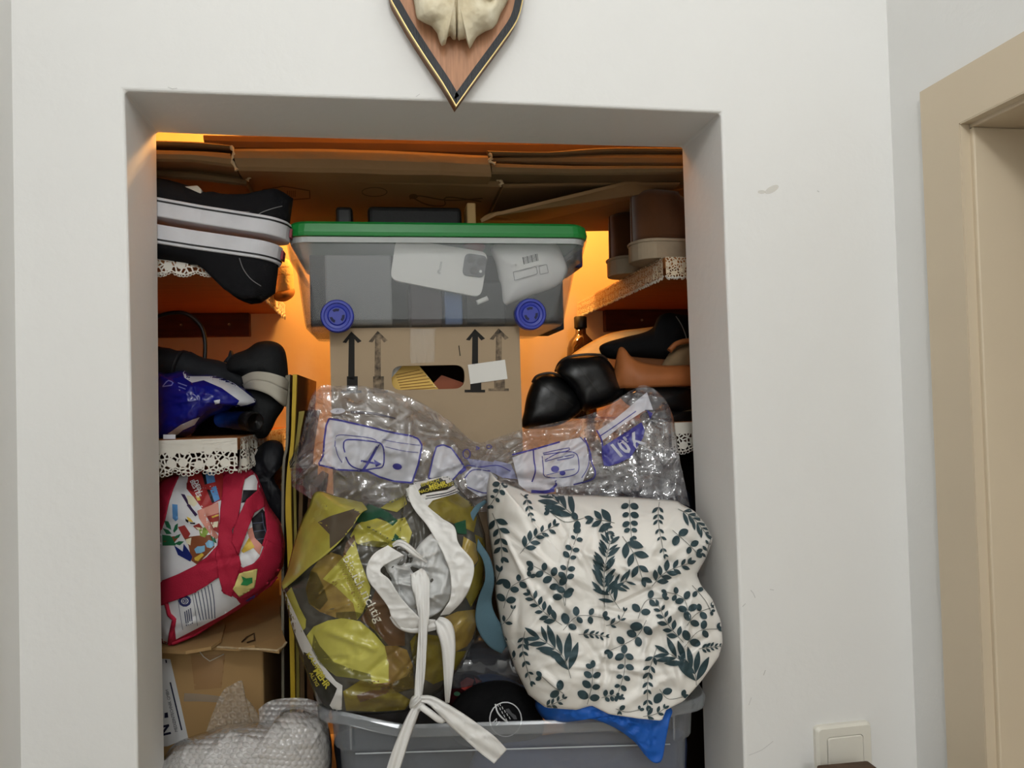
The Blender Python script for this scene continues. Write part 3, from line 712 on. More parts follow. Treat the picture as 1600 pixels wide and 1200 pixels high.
lay('back_print', [text_geo('iPhone', 688, 429, 7.5, -math.pi/2+0.16)], body, mat('grey print', c(150, 150, 150), 0.6), ph)
pkg = blob('wrapped_package', [(768, 386), (800, 376), (840, 372), (868, 380), (884, 410), (886, 428), (868, 448), (830, 462), (800, 474), (786, 476), (782, 450), (775, 415)], (825, 420), 0.245, 0.222, 0.285, mat('white paper bag', c(224, 224, 222), 0.6, 0.3), smooth=True, nr=20, na=70,
    disp=lambda px, py: 0.003*ridged(px*0.03, py*0.03, 4), mkw=dict(label='white wrapped paper package with barcode sticker inside the frosted box', cat='package'))
lay('sticker', [poly_geo([(803, 407), (844, 396), (848, 412), (808, 424)])], pkg, white_card, pkg, off=0.001)
lay('barcode', [stroke_geo([(817+k*2.2, 402-k*0.55), (819+k*2.2, 413-k*0.55)], 0.9 if k % 3 else 1.6, 1) for k in range(11)], pkg, mat('black print', c(30, 30, 32), 0.7), pkg, off=0.0016)
lay('label_outline', [stroke_geo([(802, 425), (838, 416), (840, 428), (804, 438)], 1.2, 1, True), stroke_geo([(842, 416), (854, 413), (857, 426), (844, 429)], 1.2, 1, True)], pkg, MATS['grey print'], pkg, off=0.0012)
zin = zb_+0.003
def inbox(name, x0, x1, y0, y1, z1, m, label, cat):
    a, b = P(x0, 450, y0)[0], P(x1, 450, y0)[0]; box(name, a, b, y0, y1, zin, z1, m, bevel=0.003, label=label, cat=cat)
inbox('cardboard_box', 508, 612, 0.226, 0.30, P(560, 398, 0.226)[2], mat('mid grey card', c(112, 114, 114), 0.6), 'plain grey box standing behind the frosted wall beside the phone', 'box')
inbox('cardboard_box', 640, 690, 0.236, 0.32, P(660, 440, 0.236)[2], mat('dark plum card', c(52, 40, 48), 0.6), 'small dark plum box under the white phone inside the frosted box', 'box')
inbox('cardboard_box', 694, 722, 0.236, 0.30, P(700, 446, 0.236)[2], mat('slate blue card', c(74, 98, 138), 0.6), 'narrow slate blue box beside the plum box inside the frosted box', 'box')
inbox('cardboard_box', 728, 790, 0.24, 0.33, P(750, 440, 0.24)[2], mat('black card', c(22, 25, 30), 0.6), 'low black box below the white wrapped package', 'box')
inbox('cardboard_box', 484, 880, 0.345, 0.47, P(600, 384, 0.345)[2], mat('charcoal fabric case', c(34, 40, 48), 0.8), 'long charcoal case filling the back of the frosted box', 'box')
blob('tissue_pack', [(724, 372), (752, 370), (758, 388), (742, 398), (726, 390)], (741, 383), 0.26, 0.24, 0.28, mat('red print wrap', c(170, 60, 46), 0.5), nr=8, na=30, mkw=dict(label='small red packet peeking out above the phone inside the frosted box', cat='packet'))
tube('cable_adapter', [P(745, 473, 0.214), P(762, 466, 0.214)], 0.004, white_card, ns=8, label='little white plug lying at the foot of the white package', cat='plug')

# dark odds and ends on top of the lid
lz = zl_+0.0005
def onlid(name, x0, x1, ytop, Y, d, m, label, cat, bev=0.004):
    a, b = P(x0, 340, Y)[0], P(x1, 340, Y)[0]; box(name, a, b, Y, Y+d, lz, max(lz+0.008, P((x0+x1)/2, ytop, Y)[2]), m, bevel=bev, seg=3, label=label, cat=cat)
blackp = mat('black plastic', c(10, 10, 11), 0.5, 0.4)
onlid('spectacle_case', 524, 551, 322, 0.25, 0.05, blackp, 'small black rounded case lying on the green lid', 'case', 0.006)
onlid('wallet', 574, 722, 322, 0.27, 0.07, mat('black leather', c(9, 9, 10), 0.6, 0.45, bump=0.15, bscale=200), 'long flat black pouch lying on the green lid', 'pouch', 0.008)
onlid('ribbed_roll', 730, 744, 316, 0.26, 0.05, mat('cream ribbed band', c(190, 156, 104), 0.7), 'cream ribbed roll standing on the green lid beside the black pouch', 'roll', 0.003)
strap('strap', [(752, 345, 0.25, 6), (765, 338, 0.26, 8), (785, 335, 0.28, 9), (805, 340, 0.3, 8)], 8, mat('tan strap', c(160, 124, 80), 0.7), solid=0.003, label='curled tan strap end lying on the green lid', cat='strap')

# ================================================================== CARTON WITH ARROWS
kraft = mat('greyish kraft carton', c(164, 144, 118), 0.8, 0.2, var=0.06, vscale=6, bump=0.1, bscale=80)
YC0, YC1 = 0.232, 0.62
kx0, kx1 = P(517, 600, YC0)[0], P(814, 600, YC0)[0]; kz1 = zb_-0.001; kz0 = kz1-0.40
ct = thing('cardboard_carton', 'tall brown carton with upright arrows and hand hole under the green lidded box', 'carton', ((kx0+kx1)/2, (YC0+YC1)/2, kz0))
def topx(x, z): return to_px((x, YC0, z))
crn = [topx(kx0, kz1), topx(kx1, kz1), topx(kx1, kz0), topx(kx0, kz0)]
hole = [(x, y) for x, y in rpoly([(612, 572), (726, 570), (726, 607), (612, 610)], 16)]
v2, f2 = fill2d(crn, 30, [hole]); fr = PA(v2[:, 0], v2[:, 1], YC0)
front = mk('front_panel', fr, f2, kraft, ct, solid=0.005, offset=1.0)
box('side_panel', kx0, kx0+0.005, YC0+0.006, YC1, kz0, kz1, kraft, ct); box('side_panel', kx1-0.005, kx1, YC0+0.006, YC1, kz0, kz1, kraft, ct)
box('back_panel', kx0, kx1, YC1-0.005, YC1, kz0, kz1, kraft, ct); box('bottom_panel', kx0, kx1, YC0+0.006, YC1, kz0, kz0+0.005, kraft, ct)
box('top_flap', kx0, kx1, YC0+0.006, YC1, kz1-0.005, kz1, kraft, ct)
inkb = mat('black carton print', c(36, 34, 32), 0.75, 0.2)
inkw = mat('worn black carton print', c(48, 44, 40), 0.75, 0.2, col2=c(140, 122, 100), vscale=90)
def arrow(x, y0, y1, k):
    g = [poly_geo([(x-14, y0+17), (x, y0), (x+16, y0+15), (x+10, y0+18), (x+5, y0+12), (x+5, y1-20), (x-5, y1-20), (x-4, y0+12), (x-8, y0+18)], 8)]
    g.append(poly_geo([(x-7, y1-26), (x+10, y1-26), (x+10, y1-4), (x-7, y1-4)], 8))
    g.append(poly_geo([(x-16, y1-4), (x+16, y1-4), (x+16, y1), (x-16, y1)], 8))
    return g
lay('printed_arrow', arrow(549, 518, 614, 0), front, inkb, ct, kind='stuff'); lay('printed_arrow', arrow(590, 517, 614, 0), front, inkw, ct, kind='stuff')
lay('printed_arrow', arrow(742, 514, 613, 0), front, inkb, ct, kind='stuff'); lay('printed_arrow', arrow(779, 513, 611, 0), front, inkw, ct, kind='stuff')
lay('paper_label', [poly_geo([(731, 570), (789, 562), (793, 592), (735, 600)], 12)], front, mat('white paper label', c(214, 212, 206), 0.7), ct, off=0.0014)
tape = clear_mat('clear tape', 0.08, c(200, 190, 170), 0.08, 1.6)
tv, tf = poly_geo([(640, 506), (681, 506), (679, 566), (641, 568)], 3)
o = lay('tape', [(tv, tf)], front, tape, ct, off=0.0012)
for q in o.data.vertices: q.co.y -= 0.0012*abs(math.sin(q.co.x*420+q.co.z*30))
tube('tear', [P(717, 540, YC0-0.0006), P(719, 556, YC0-0.0006)], 0.0007, inkb, ct, 5)
# papers seen through the hand hole
fl = thing('leaflet', 'yellow printed leaflet seen through the carton hand hole', 'leaflet', P(650, 640, 0.26))
a = [(596, 570), (652, 568), (700, 626), (640, 640), (600, 625)]
lf = slab('page', a, 0.258, 0.003, mat('yellow paper', c(226, 186, 96), 0.6), fl)
lay('page_margin', [poly_geo([(652, 568), (661, 570), (706, 626), (698, 628)], 8), poly_geo([(604, 572), (630, 570), (612, 590)], 8)], lf, white_card, fl)
lay('page_text', [stroke_geo([(618+k*1.5, 586+k*4), (656+k*5.0, 578+k*4.5)], 1.0, 1) for k in range(8)], lf, mat('brown print', c(140, 96, 40), 0.7), fl, off=0.0009)
slab('wooden_box', [(676, 600), (690, 586), (735, 602), (735, 640), (680, 640)], 0.272, 0.05, mat('reddish brown wood', c(150, 74, 34), 0.5), label='reddish brown box corner seen in the carton hand hole', cat='box')
# plain carton underneath, mostly hidden by the bags
box('cardboard_carton', kx0-0.01, kx1+0.02, 0.385, 0.69, Z_FLOOR, kz0-0.001, card_d, bevel=0.003, label='plain lower carton hidden behind the lemon bag that carries the arrow carton', cat='carton')

# ================================================================== BOARDS STANDING ON EDGE
yel = mat('yellow board edge', c(190, 158, 40), 0.55, 0.35); oli = mat('olive board edge', c(150, 134, 60), 0.6); gre = mat('grey board edge', c(120, 114, 98), 0.6)
brn = mat('brown board', c(112, 78, 50), 0.75, 0.2, var=0.2, vscale=12)
def edge_board(left, right, Y, dep, m, label, side=brn):
    t_ = catmull(left, 5); b_ = catmull(right, 5); fr = PA(t_[:, 0], t_[:, 1], Y); fb = PA(b_[:, 0], b_[:, 1], Y); n = len(fr)
    bot = (fr[-1]+fb[-1])/2; t = thing('standing_board', label, 'board', (bot[0], Y+dep/2, bot[2]))
    L = [fr, fb]; Q = []
    for q in (fr, fb): k = q.copy(); k[:, 1] += 0.012; Q.append(k)
    def strip(A, B, o): return [(o[0]+i, o[0]+i+1, o[1]+i+1, o[1]+i) for i in range(n-1)]
    def shell(nm, y0, y1, mm):
        a, b = fr.copy(), fb.copy(); a2, b2 = fr.copy(), fb.copy(); a[:, 1] = b[:, 1] = y0; a2[:, 1] = b2[:, 1] = y1
        V = np.vstack([a, b, b2, a2]); Fs = [(k*n+i, k*n+i+1, ((k+1) % 4)*n+i+1, ((k+1) % 4)*n+i) for k in range(4) for i in range(n-1)]+[(0, n, 2*n, 3*n), (n-1, 4*n-1, 3*n-1, 2*n-1)]
        mk(nm, V, Fs, mm, t)
    shell('edge_strip', Y, Y+0.012, m); shell('panel', Y+0.012, Y+dep, side)
def down(pts):   # carry the lower end to the closet floor
    return pts
edge_board([(446, 587), (447, 640), (446, 697), (440, 760), (440, 1085), (441, 1300)], [(453, 585), (452, 640), (450, 697), (444, 760), (444, 1085), (445, 1300)], 0.30, 0.36, gre, 'thin grey edged board standing beside the left shelf, next to the tall yellow edged one')
edge_board([(457.5, 585), (456, 640), (454, 690), (448, 742), (446, 800), (449, 867), (454, 1088), (455, 1300)], [(464, 585), (462, 640), (459.5, 690), (455, 742), (455, 800), (457, 867), (461, 1088), (462, 1300)], 0.285, 0.36, yel, 'tall board with bright yellow edge standing between the red tote and the lemon bag')
edge_board([(467, 643), (463, 683), (457, 733), (459, 800), (462, 1088), (462, 1300)], [(476, 642), (469, 680), (462, 733), (463, 800), (468, 1088), (468, 1300)], 0.305, 0.32, oli, 'shorter board with olive yellow edge leaning on the tall yellow edged board')
edge_board([(468, 744), (466, 860), (469, 1095), (469, 1300)], [(474, 748), (472, 860), (476, 1095), (476, 1300)], 0.30, 0.28, card_d, 'brown cardboard sheet standing on edge right behind the lemon bag', card_d)
edge_board([(484, 756), (477, 860), (480, 1095), (480, 1300)], [(496, 762), (488, 860), (490, 1095), (490, 1300)], 0.31, 0.26, brn, 'second brown sheet standing on edge against the carton stack', card_d)

# ================================================================== SHOES
def shoe_geo(L, W, sole, prof, o0, o1, toe=0.25, heel=0.12, openw=0.62):
    """local frame: x heel to toe, y width, z up. prof: (s, height) pairs of the upper"""
    S = np.r_[np.linspace(0, 0.10, 9), np.linspace(0.13, 0.86, 22), np.linspace(0.885, 1.0, 10)]
    def hw(s):
        b = np.interp(s, [0, 0.12, 0.40, 0.70, 1.0], [0.74, 0.76, 0.78, 1.0, 0.98])*W/2
        e = np.where(s < heel, np.sqrt(np.clip(1-(1-s/heel)**2, 0, 1)), 1.0)*np.where(s > 1-toe, np.sqrt(np.clip(1-((s-1+toe)/toe)**2, 0, 1)), 1.0)
        return b*e
    hs = np.interp(S, [p[0] for p in prof], [p[1] for p in prof]); w_ = hw(S); w_ = np.maximum(w_, 0.0008)
    K = 9; rows = []
    for s, h, wd in zip(S, hs, w_):
        o = np.clip(min((s-o0)/0.03, (o1-s)/0.06), 0, 1); row = []
        for sd in (1, -1):
            pts = []
            for k in range(K):
                a = k/(K-1)*math.pi/2*(1-0.62*o)
                y = wd*math.cos(a)**0.75*(1-0.10*o*k/(K-1)); z = h*(math.sin(a)/math.sin(math.pi/2*(1-0.62*o)))
                pts.append((s*L, sd*y, sole+z))
            row += pts if sd == 1 else pts[::-1]
        rows.append(row)
    n = 2*K; V = np.array(rows).reshape(-1, 3); Fs = []
    for i in range(len(S)-1):
        op = o0+0.012 < (S[i]+S[i+1])/2 < o1-0.01
        for j in range(n-1):
            if j == K-1 and op: continue
            Fs.append((i*n+j, i*n+j+1, (i+1)*n+j+1, (i+1)*n+j))
    up = (V, Fs)
    def sol(z0, z1, grow):
        a = np.stack([S*L, (w_+grow), np.zeros_like(S)], 1); b = a[::-1].copy(); b[:, 1] *= -1; lp_ = np.vstack([a, b]); lp_[:, 0] = (lp_[:, 0]-L/2)*(1+2*grow/L)+L/2
        q0, q1 = lp_.copy(), lp_.copy(); q0[:, 2] = z0; q1[:, 2] = z1; return prism_geo(q0, q1)
    return up, sol
def place(v, origin, toe_dir, up_dir):
    x = np.array(toe_dir, float); x /= np.linalg.norm(x); z = np.array(up_dir, float); z -= x*(z@x); z /= np.linalg.norm(z); y = np.cross(z, x)
    return np.array(origin)+v[:, [0]]*x+v[:, [1]]*y+v[:, [2]]*z
def make_shoe(name, label, group, origin, toe_dir, up_dir, L, W, sole, prof, o0, o1, m_up, m_sole, stripe=None, welt=None, **k):
    up, sol = shoe_geo(L, W, sole, prof, o0, o1, **k)
    V = {}
    t = thing(name, label, 'shoe', origin, group)
    pv = lambda g: (place(np.asarray(g[0]), origin, toe_dir, up_dir), g[1])
    v, f = pv(up); u = mk('upper', v, f, m_up, t, smooth=True, solid=0.0025)
    v, f = pv(sol(0, sole+0.002, 0.003)); so = mk('sole', v, f, m_sole, t, bevel=0.002)
    v, f = pv(sol(sole*0.9, sole+0.003, -0.004)); mk('insole', v, f, mat('dark insole', c(40, 38, 38), 0.9), t)
    if stripe: v, f = pv(sol(sole-0.0045, sole-0.0022, 0.0038)); mk('foxing_stripe', v, f, stripe, t)
    if welt: v, f = pv(sol(sole-0.002, sole+0.003, 0.0045)); mk('welt', v, f, welt, t, bevel=0.001)
    return t, pv, u
canvas = mat('black canvas', c(15, 15, 18), 0.85, 0.2, bump=0.2, bscale=400)
rubber_w = mat('scuffed white rubber', c(200, 200, 204), 0.55, 0.35, var=0.12, vscale=30)
stripe_m = mat('black foxing line', c(18, 18, 20), 0.6)
slip = [(0, 0.042), (0.05, 0.048), (0.12, 0.042), (0.22, 0.030), (0.32, 0.025), (0.42, 0.027), (0.50, 0.034), (0.62, 0.038), (0.80, 0.034), (0.93, 0.024), (1.0, 0.004)]
slip2 = [(0, 0.044), (0.05, 0.056), (0.14, 0.062), (0.22, 0.054), (0.30, 0.036), (0.36, 0.022), (0.50, 0.021), (0.80, 0.020), (0.93, 0.016), (1.0, 0.004)]
tilt = math.tan(math.radians(8.5))
h0 = P(449, 379, 0.202)
sh1, pv1, u1 = make_shoe('slip_on_shoe', 'black canvas slip-on shoe lying sole down on its upturned partner', 'pair of black slip-on shoes', h0, (-1, 0, tilt), (tilt, 0, 1), 0.285, 0.100, 0.025, slip, 0.05, 0.44, canvas, rubber_w, stripe_m)
h1 = P(439, 387, 0.202)
sh2, pv2, u2 = make_shoe('slip_on_shoe', 'black canvas slip-on shoe turned upside down on the lace shelf', 'pair of black slip-on shoes', h1, (-1, 0, tilt*0.95), (-tilt, 0.0, -1), 0.285, 0.100, 0.025, slip2, 0.05, 0.44, canvas, rubber_w, stripe_m)
tabm = mat('dark red heel tab', c(120, 22, 40), 0.5)
thr = mat('grey thread', c(112, 110, 110), 0.8)
for t, pv in ((sh1, pv1), (sh2, pv2)):
    v, f = pv(box_geo(-0.0062, -0.0030, -0.012, 0.012, 0.006, 0.019)); tb = mk('heel_tab', v, f, tabm, t)
    v, f = pv(box_geo(0.0, 0.012, -0.046, -0.041, 0.006, 0.019) if t is sh2 else box_geo(0.0, 0.012, 0.041, 0.046, 0.006, 0.019))
    tick = [(-0.0068, -0.004, 0.012), (-0.0068, 0.0, 0.010), (-0.0068, 0.006, 0.016), (-0.0068, 0.0, 0.013)]
    v = place(np.array(tick), *((h0, (-1, 0, tilt), (tilt, 0, 1)) if t is sh1 else (h1, (-1, 0, tilt*0.95), (-tilt, 0, -1)))); mk('tab_mark', v, [(0, 1, 2, 3)], rubber_w, tb)
lay('stitching', [stroke_geo([(396, 346), (405, 334), (425, 326), (441, 322)], 1.3), stroke_geo([(290, 323), (330, 329), (390, 331)], 0.8)], u1, thr, sh1)
lay('stitching', [stroke_geo([(374, 403), (380, 420), (392, 436), (408, 447)], 1.3)], u2, thr, sh2)
slab('elastic_tab', [(263, 298), (275, 292), (308, 289), (315, 296), (314, 303), (268, 307)], 0.172, 0.02, mat('worn beige lining', c(190, 184, 170), 0.8, var=0.2, vscale=60), sh1, bevel=0.002)
# suede boots at the right
suede = mat('brown suede', c(82, 50, 27), 0.95, 0.1, var=0.2, vscale=30, sheen=0.3)
crepe = mat('grey brown crepe sole', c(150, 134, 112), 0.85, 0.15, var=0.15, vscale=40)
boot = [(0, 0.082), (0.03, 0.084), (0.10, 0.086), (0.30, 0.084), (0.42, 0.074), (0.60, 0.056), (0.80, 0.042), (0.93, 0.032), (1.0, 0.004)]
b0 = P(989, 391, 0.245); b0[2] = ZU+0.001
make_shoe('suede_boot', 'brown suede boot with thick pale crepe sole on the lace shelf near the opening', 'pair of brown suede boots', b0, (1, 0.10, 0), (0, 0, 1), 0.27, 0.098, 0.030, boot, -0.05, 0.32, suede, crepe, welt=crepe)
b1 = P(955, 412, 0.385); b1[2] = ZU+0.001
make_shoe('suede_boot', 'brown suede boot standing farther back on the lace shelf, its heel over the edge', 'pair of brown suede boots', b1, (1, 0.16, 0), (0, 0, 1), 0.27, 0.098, 0.030, boot, -0.05, 0.32, suede, crepe, welt=crepe)
# cream knitted bootie at the back of the left shelf
bt = blob('cream_bootie', [(424, 430), (428, 412), (440, 404), (455, 410), (459, 440), (458, 462), (446, 470), (430, 466), (424, 450)], (442, 438), 0.55, 0.51, 0.60, mat('cream knit', c(226, 196, 140), 0.95, 0.1, bump=0.6, bscale=260), nr=12, na=48,
    mkw=dict(label='cream padded bootie at the back end of the left upper shelf', cat='bootie'))
blob('sole', [(428, 464), (432, 452), (458, 450), (459, 462), (446, 471), (432, 470)], (445, 462), 0.545, 0.505, 0.60, mat('tan bootie sole', c(170, 120, 66), 0.85), bt, nr=8, na=40)
lay('seam', [stroke_geo([(428, 432), (442, 428), (457, 430)], 1.2), stroke_geo([(430, 420), (444, 416), (456, 418)], 1)], bt, mat('tan seam', c(190, 150, 92), 0.9), bt)

# ================================================================== LEFT LOWER SHELF
rollm = mat('charcoal nylon', c(26, 28, 32), 0.7, 0.3, bump=0.25, bscale=120)
zsl = ZL+0.001
pa_, pb_ = P(214, 556, 0.36), P(392, 600, 0.33)
ns = 16; rp_ = [pa_+(pb_-pa_)*k/ns for k in range(ns+1)]
um = thing('rolled_umbrella', 'thick charcoal nylon roll lying on the lower left shelf behind the blue bag', 'umbrella', (pb_[0], pb_[1], zsl))
tube('roll', rp_, [0.024+0.001*math.sin(k*1.9)+(0.003 if k in (6, 7) else 0) for k in range(ns+1)], rollm, um, 20)
tube('tie', [rp_[6]+(rp_[7]-rp_[6])*t for t in (0, 0.5)], 0.0275, mat('black band', c(20, 20, 22), 0.6), um, 20)
loop_px = [(234, 500), (262, 490), (290, 490), (312, 507), (320, 530), (320, 560), (318, 585)]
tube('carry_loop', [P(x, y, 0.36) for x, y in catmull(loop_px, 6)], 0.0034, mat('black rubber cable', c(18, 18, 19), 0.4, 0.45), um, 10)
# dark trainers, heels to the front
neo = mat('dark grey mesh fabric', c(34, 35, 36), 0.85, 0.2, bump=0.3, bscale=260)
solep = mat('pale grey rubber sole', c(176, 170, 156), 0.7, 0.25)
t1 = thing('trainer', 'dark grey trainer lying sole down on its upturned partner on the left shelf', 'shoe', P(412, 600, 0.30), 'pair of dark grey trainers')
blob('upper', [(352, 578), (362, 556), (385, 546), (402, 535), (424, 533), (441, 541), (448, 560), (450, 600), (440, 606), (420, 598), (400, 594), (384, 598), (372, 588)], (408, 568), 0.33, 0.275, 0.46, neo, t1, nr=18, na=70, disp=lambda x, y: 0.002*fbm(x*0.04, y*0.04, 3))
slab('pull_tab', [(348, 566), (356, 556), (359, 546), (364, 556), (374, 553), (372, 566)], 0.33, 0.02, rollm, t1, bevel=0.002)
patch('sole', [(381, 588, 384, 601, 0.296, 0.296), (398, 581, 399, 594, 0.276, 0.276), (420, 582, 420, 597, 0.268, 0.268), (438, 588, 437, 605, 0.272, 0.272), (447, 594, 446, 610, 0.296, 0.296)], solep, t1, solid=0.004, nv=4)
t2 = thing('trainer', 'dark grey trainer turned upside down at the end of the left shelf', 'shoe', P(405, 684, 0.30), 'pair of dark grey trainers')
blob('upper', [(382, 600), (400, 597), (425, 603), (446, 620), (443, 638), (432, 655), (424, 672), (414, 684), (396, 682), (382, 660), (380, 630)], (412, 640), 0.33, 0.28, 0.44, neo, t2, nr=18, na=70, disp=lambda x, y: 0.0015*fbm(x*0.04, y*0.04, 9))
patch('sole', [(382, 599, 386, 607, 0.30, 0.30), (400, 594, 401, 609, 0.274, 0.274), (420, 597, 419, 616, 0.266, 0.266), (436, 605, 434, 628, 0.272, 0.272), (446, 611, 443, 635, 0.296, 0.296)], solep, t2, solid=0.004, nv=4)
# blue carrier bag with white print
bagb = mat('glossy blue plastic film', c(16, 22, 118), 0.25, 0.5)
bl = blob('plastic_bag', [(236, 590), (262, 584), (286, 579), (300, 586), (330, 586), (360, 596), (385, 610), (402, 628), (392, 636), (372, 636), (352, 644), (332, 650), (312, 664), (300, 678), (278, 684), (236, 686)], (310, 628), 0.29, 0.215, 0.34, bagb, nr=34, na=120,
    disp=lambda x, y: 0.010*ridged(x*0.022, y*0.022, 8)+0.003*fbm(x*0.08, y*0.08, 2), mkw=dict(label='crumpled glossy blue plastic bag with white band on the lower left shelf', cat='bag'))
whp = mat('white bag print', c(206, 208, 214), 0.4, 0.4)
lay('white_band', [poly_geo([(285, 579), (300, 582), (340, 587), (366, 599), (402, 627), (386, 633), (368, 636), (374, 626), (346, 606), (318, 594), (300, 598), (288, 590)]), poly_geo([(334, 626), (344, 624), (343, 630), (336, 632)]),
    poly_geo([(262, 678), (282, 664), (300, 656), (312, 652), (304, 664), (286, 672), (276, 680)])], bl, whp, bl)
lay('bag_mark', [stroke_geo([(254, 604), (262, 594), (271, 597), (268, 602)], 1.6, 1, True), stroke_geo([(278, 598), (292, 603)], 1.5), stroke_geo([(279, 604), (290, 608)], 1.2), stroke_geo([(280, 610), (281, 609)], 2.2)], bl, mat('pale blue print', c(120, 128, 190), 0.4), bl)
slab('price_tag', [(255, 679), (274, 679), (274, 686), (255, 686)], 0.205, 0.002, whp, bl)
# blue torch with a black screw cap
A_, B_ = P(346, 655, 0.30), P(399, 659, 0.225); B_[2] = max(B_[2], zsl+0.014); A_[2] = max(A_[2], zsl+0.014)
fl_ = thing('torch', 'blue torch with black screw cap lying in front of the upturned trainer', 'torch', (A_[0], A_[1], zsl))
dd = (B_-A_); tube('barrel', [A_, A_+dd*0.4, A_+dd*0.42, A_+dd*0.75], [0.013, 0.013, 0.0145, 0.0145], mat('blue plastic barrel', c(22, 60, 140), 0.35, 0.4), fl_, 20)
tube('cap', [A_+dd*0.74, A_+dd*0.76, A_+dd*0.98, B_], [0.012, 0.0150, 0.0150, 0.0125], mat('black ribbed cap', c(16, 16, 17), 0.35, 0.45, bump=0.5, bscale=300), fl_, 24)

cloth0 = blob('black_filler', [(300, 684), (312, 662), (345, 640), (385, 634), (404, 650), (408, 684), (350, 687)], (356, 664), 0.36, 0.335, 0.42, mat('matt black filler fabric', c(10, 10, 12), 0.85, 0.15), nr=12, na=50, mkw=dict(label='matt black filler added to darken the lit gap behind the blue torch on the lower left shelf', cat='pouch'))  # added dark blob, covers the lamp-lit wall showing under the torch

# ================================================================== RIGHT LOWER SHELF
leather = mat('smooth black leather', c(15, 15, 16), 0.36, 0.45, bump=0.12, bscale=180)
edge_l = mat('black leather edge', c(42, 40, 38), 0.4, 0.4)
def heel_shoe(label, ol, cen, Ye, Yf, Yb, seams, solep, collar, base):
    t = thing('leather_shoe', label, 'shoe', base, 'pair of black leather shoes')
    u = blob('upper', ol, cen, Ye, Yf, Yb, leather, t, nr=26, na=110, q=0.5, pw=4.5, disp=lambda x, y: 0.0016*fbm(x*0.03, y*0.03, 4))
    lay('seam', [stroke_geo(q, 1.5) for q in seams], u, edge_l, t)
    lay('sole', [poly_geo(solep, 4)], u, mat('black sole edge', c(24, 24, 25), 0.65), t, off=0.002)
    tube('collar', [P(x, y, Y) for x, y, Y in catmull(collar, 6)], 0.0022, mat('worn leather edge', c(58, 48, 40), 0.45), t, 8)
heel_shoe('black leather shoe with its heel hanging lowest over the shelf edge beside the carton', [(818, 669), (819, 642), (824, 616), (834, 594), (846, 585), (862, 583), (880, 590), (898, 604), (914, 618), (910, 640), (892, 655), (866, 666)], (862, 628), 0.315, 0.262, 0.44,
    [[(840, 592), (856, 606), (878, 622), (896, 634)]], [(836, 671), (860, 662), (884, 650), (904, 632), (914, 630), (908, 645), (886, 660), (862, 670)], [(832, 597, .300), (840, 587, .290), (862, 583, .285), (884, 592, .290), (900, 604, .300)], P(862, 668, 0.33))
heel_shoe('black leather shoe with broad rounded heel above its partner on the right shelf', [(868, 578), (874, 566), (886, 557), (912, 553), (936, 554), (950, 563), (962, 580), (972, 598), (976, 612), (968, 624), (950, 633), (925, 640), (910, 642), (904, 628), (892, 606), (878, 590)], (926, 600), 0.30, 0.238, 0.42,
    [[(904, 570), (918, 590), (932, 608), (938, 616)]], [(908, 644), (930, 634), (952, 624), (972, 606), (977, 612), (968, 627), (948, 637), (924, 643)], [(868, 580, .300), (874, 567, .285), (888, 558, .268), (914, 554, .262), (938, 555, .270), (948, 562, .285)], P(926, 642, 0.30))
# amber bottle at the back
def lathe(name, cx, cy, prof, m, par=None, ns=28, **k):
    a = np.arange(ns)*2*math.pi/ns; return loft(name, [np.stack([cx+r*np.cos(a), cy+r*np.sin(a), np.full(ns, z)], 1) for r, z in prof], m, par, smooth=True, **k)
bp = P(908, 540, 0.66)
bo = thing('bottle', 'dark amber glass bottle standing at the back of the right shelf', 'bottle', (bp[0], 0.66, ZL))
lathe('glass_body', bp[0], 0.66, [(0.026, ZL), (0.030, ZL+0.004), (0.032, ZL+0.128), (0.0325, ZL+0.134), (0.032, ZL+0.142), (0.031, ZL+0.155), (0.026, ZL+0.170), (0.017, ZL+0.180), (0.012, ZL+0.186), (0.0115, ZL+0.205)], mat('amber glass', c(58, 34, 16), 0.06, 0.6, coat=0.6), bo)
lathe('cap', bp[0], 0.66, [(0.0135, ZL+0.198), (0.014, ZL+0.200), (0.014, ZL+0.222), (0.012, ZL+0.224)], blackp, bo)
# glossy page, black shoe tips, tan moccasin
patch('magazine', [(894, 556, 935, 556, 0.46, 0.40), (918, 540, 950, 552, 0.47, 0.40), (945, 526, 972, 540, 0.47, 0.39), (970, 519, 990, 530, 0.46, 0.38), (996, 516, 1014, 524, 0.45, 0.38), (1020, 513, 1044, 520, 0.44, 0.37)], mat('cream glossy paper', c(238, 220, 160), 0.3, 0.45, var=0.2, vscale=30), solid=0.003, nv=6, label='curved cream magazine page lit from behind on the right shelf', cat='magazine')
blob('black_shoe', [(936, 545), (945, 536), (975, 527), (1004, 520), (1020, 512), (1028, 496), (1042, 489), (1064, 492), (1092, 500), (1092, 560), (1060, 566), (1000, 562), (950, 560)], (1020, 540), 0.33, 0.29, 0.42, mat('matt black suede', c(14, 14, 15), 0.9, 0.15), nr=18, na=90, mkw=dict(label='matt black shoe lying behind the tan moccasin on the right shelf', cat='shoe'))
bsh = bpy.data.objects['black_shoe']
lay('piping', [stroke_geo([(1056, 494), (1064, 506), (1070, 520), (1074, 534)], 1.6)], bsh, mat('grey piping', c(120, 118, 112), 0.6), bsh)
tan = mat('tan leather', c(164, 98, 52), 0.55, 0.35, var=0.18, vscale=25)
mo = thing('moccasin', 'tan leather moccasin lying open beside the black leather shoe', 'shoe', P(1020, 604, 0.28))
patch('back_side', [(966, 546, 976, 590, 0.31, 0.27), (1000, 549, 1000, 592, 0.325, 0.275), (1040, 546, 1040, 592, 0.33, 0.28), (1090, 544, 1090, 590, 0.33, 0.28)], mat('dark tan lining', c(112, 68, 38), 0.7), mo, solid=0.003, nv=6)
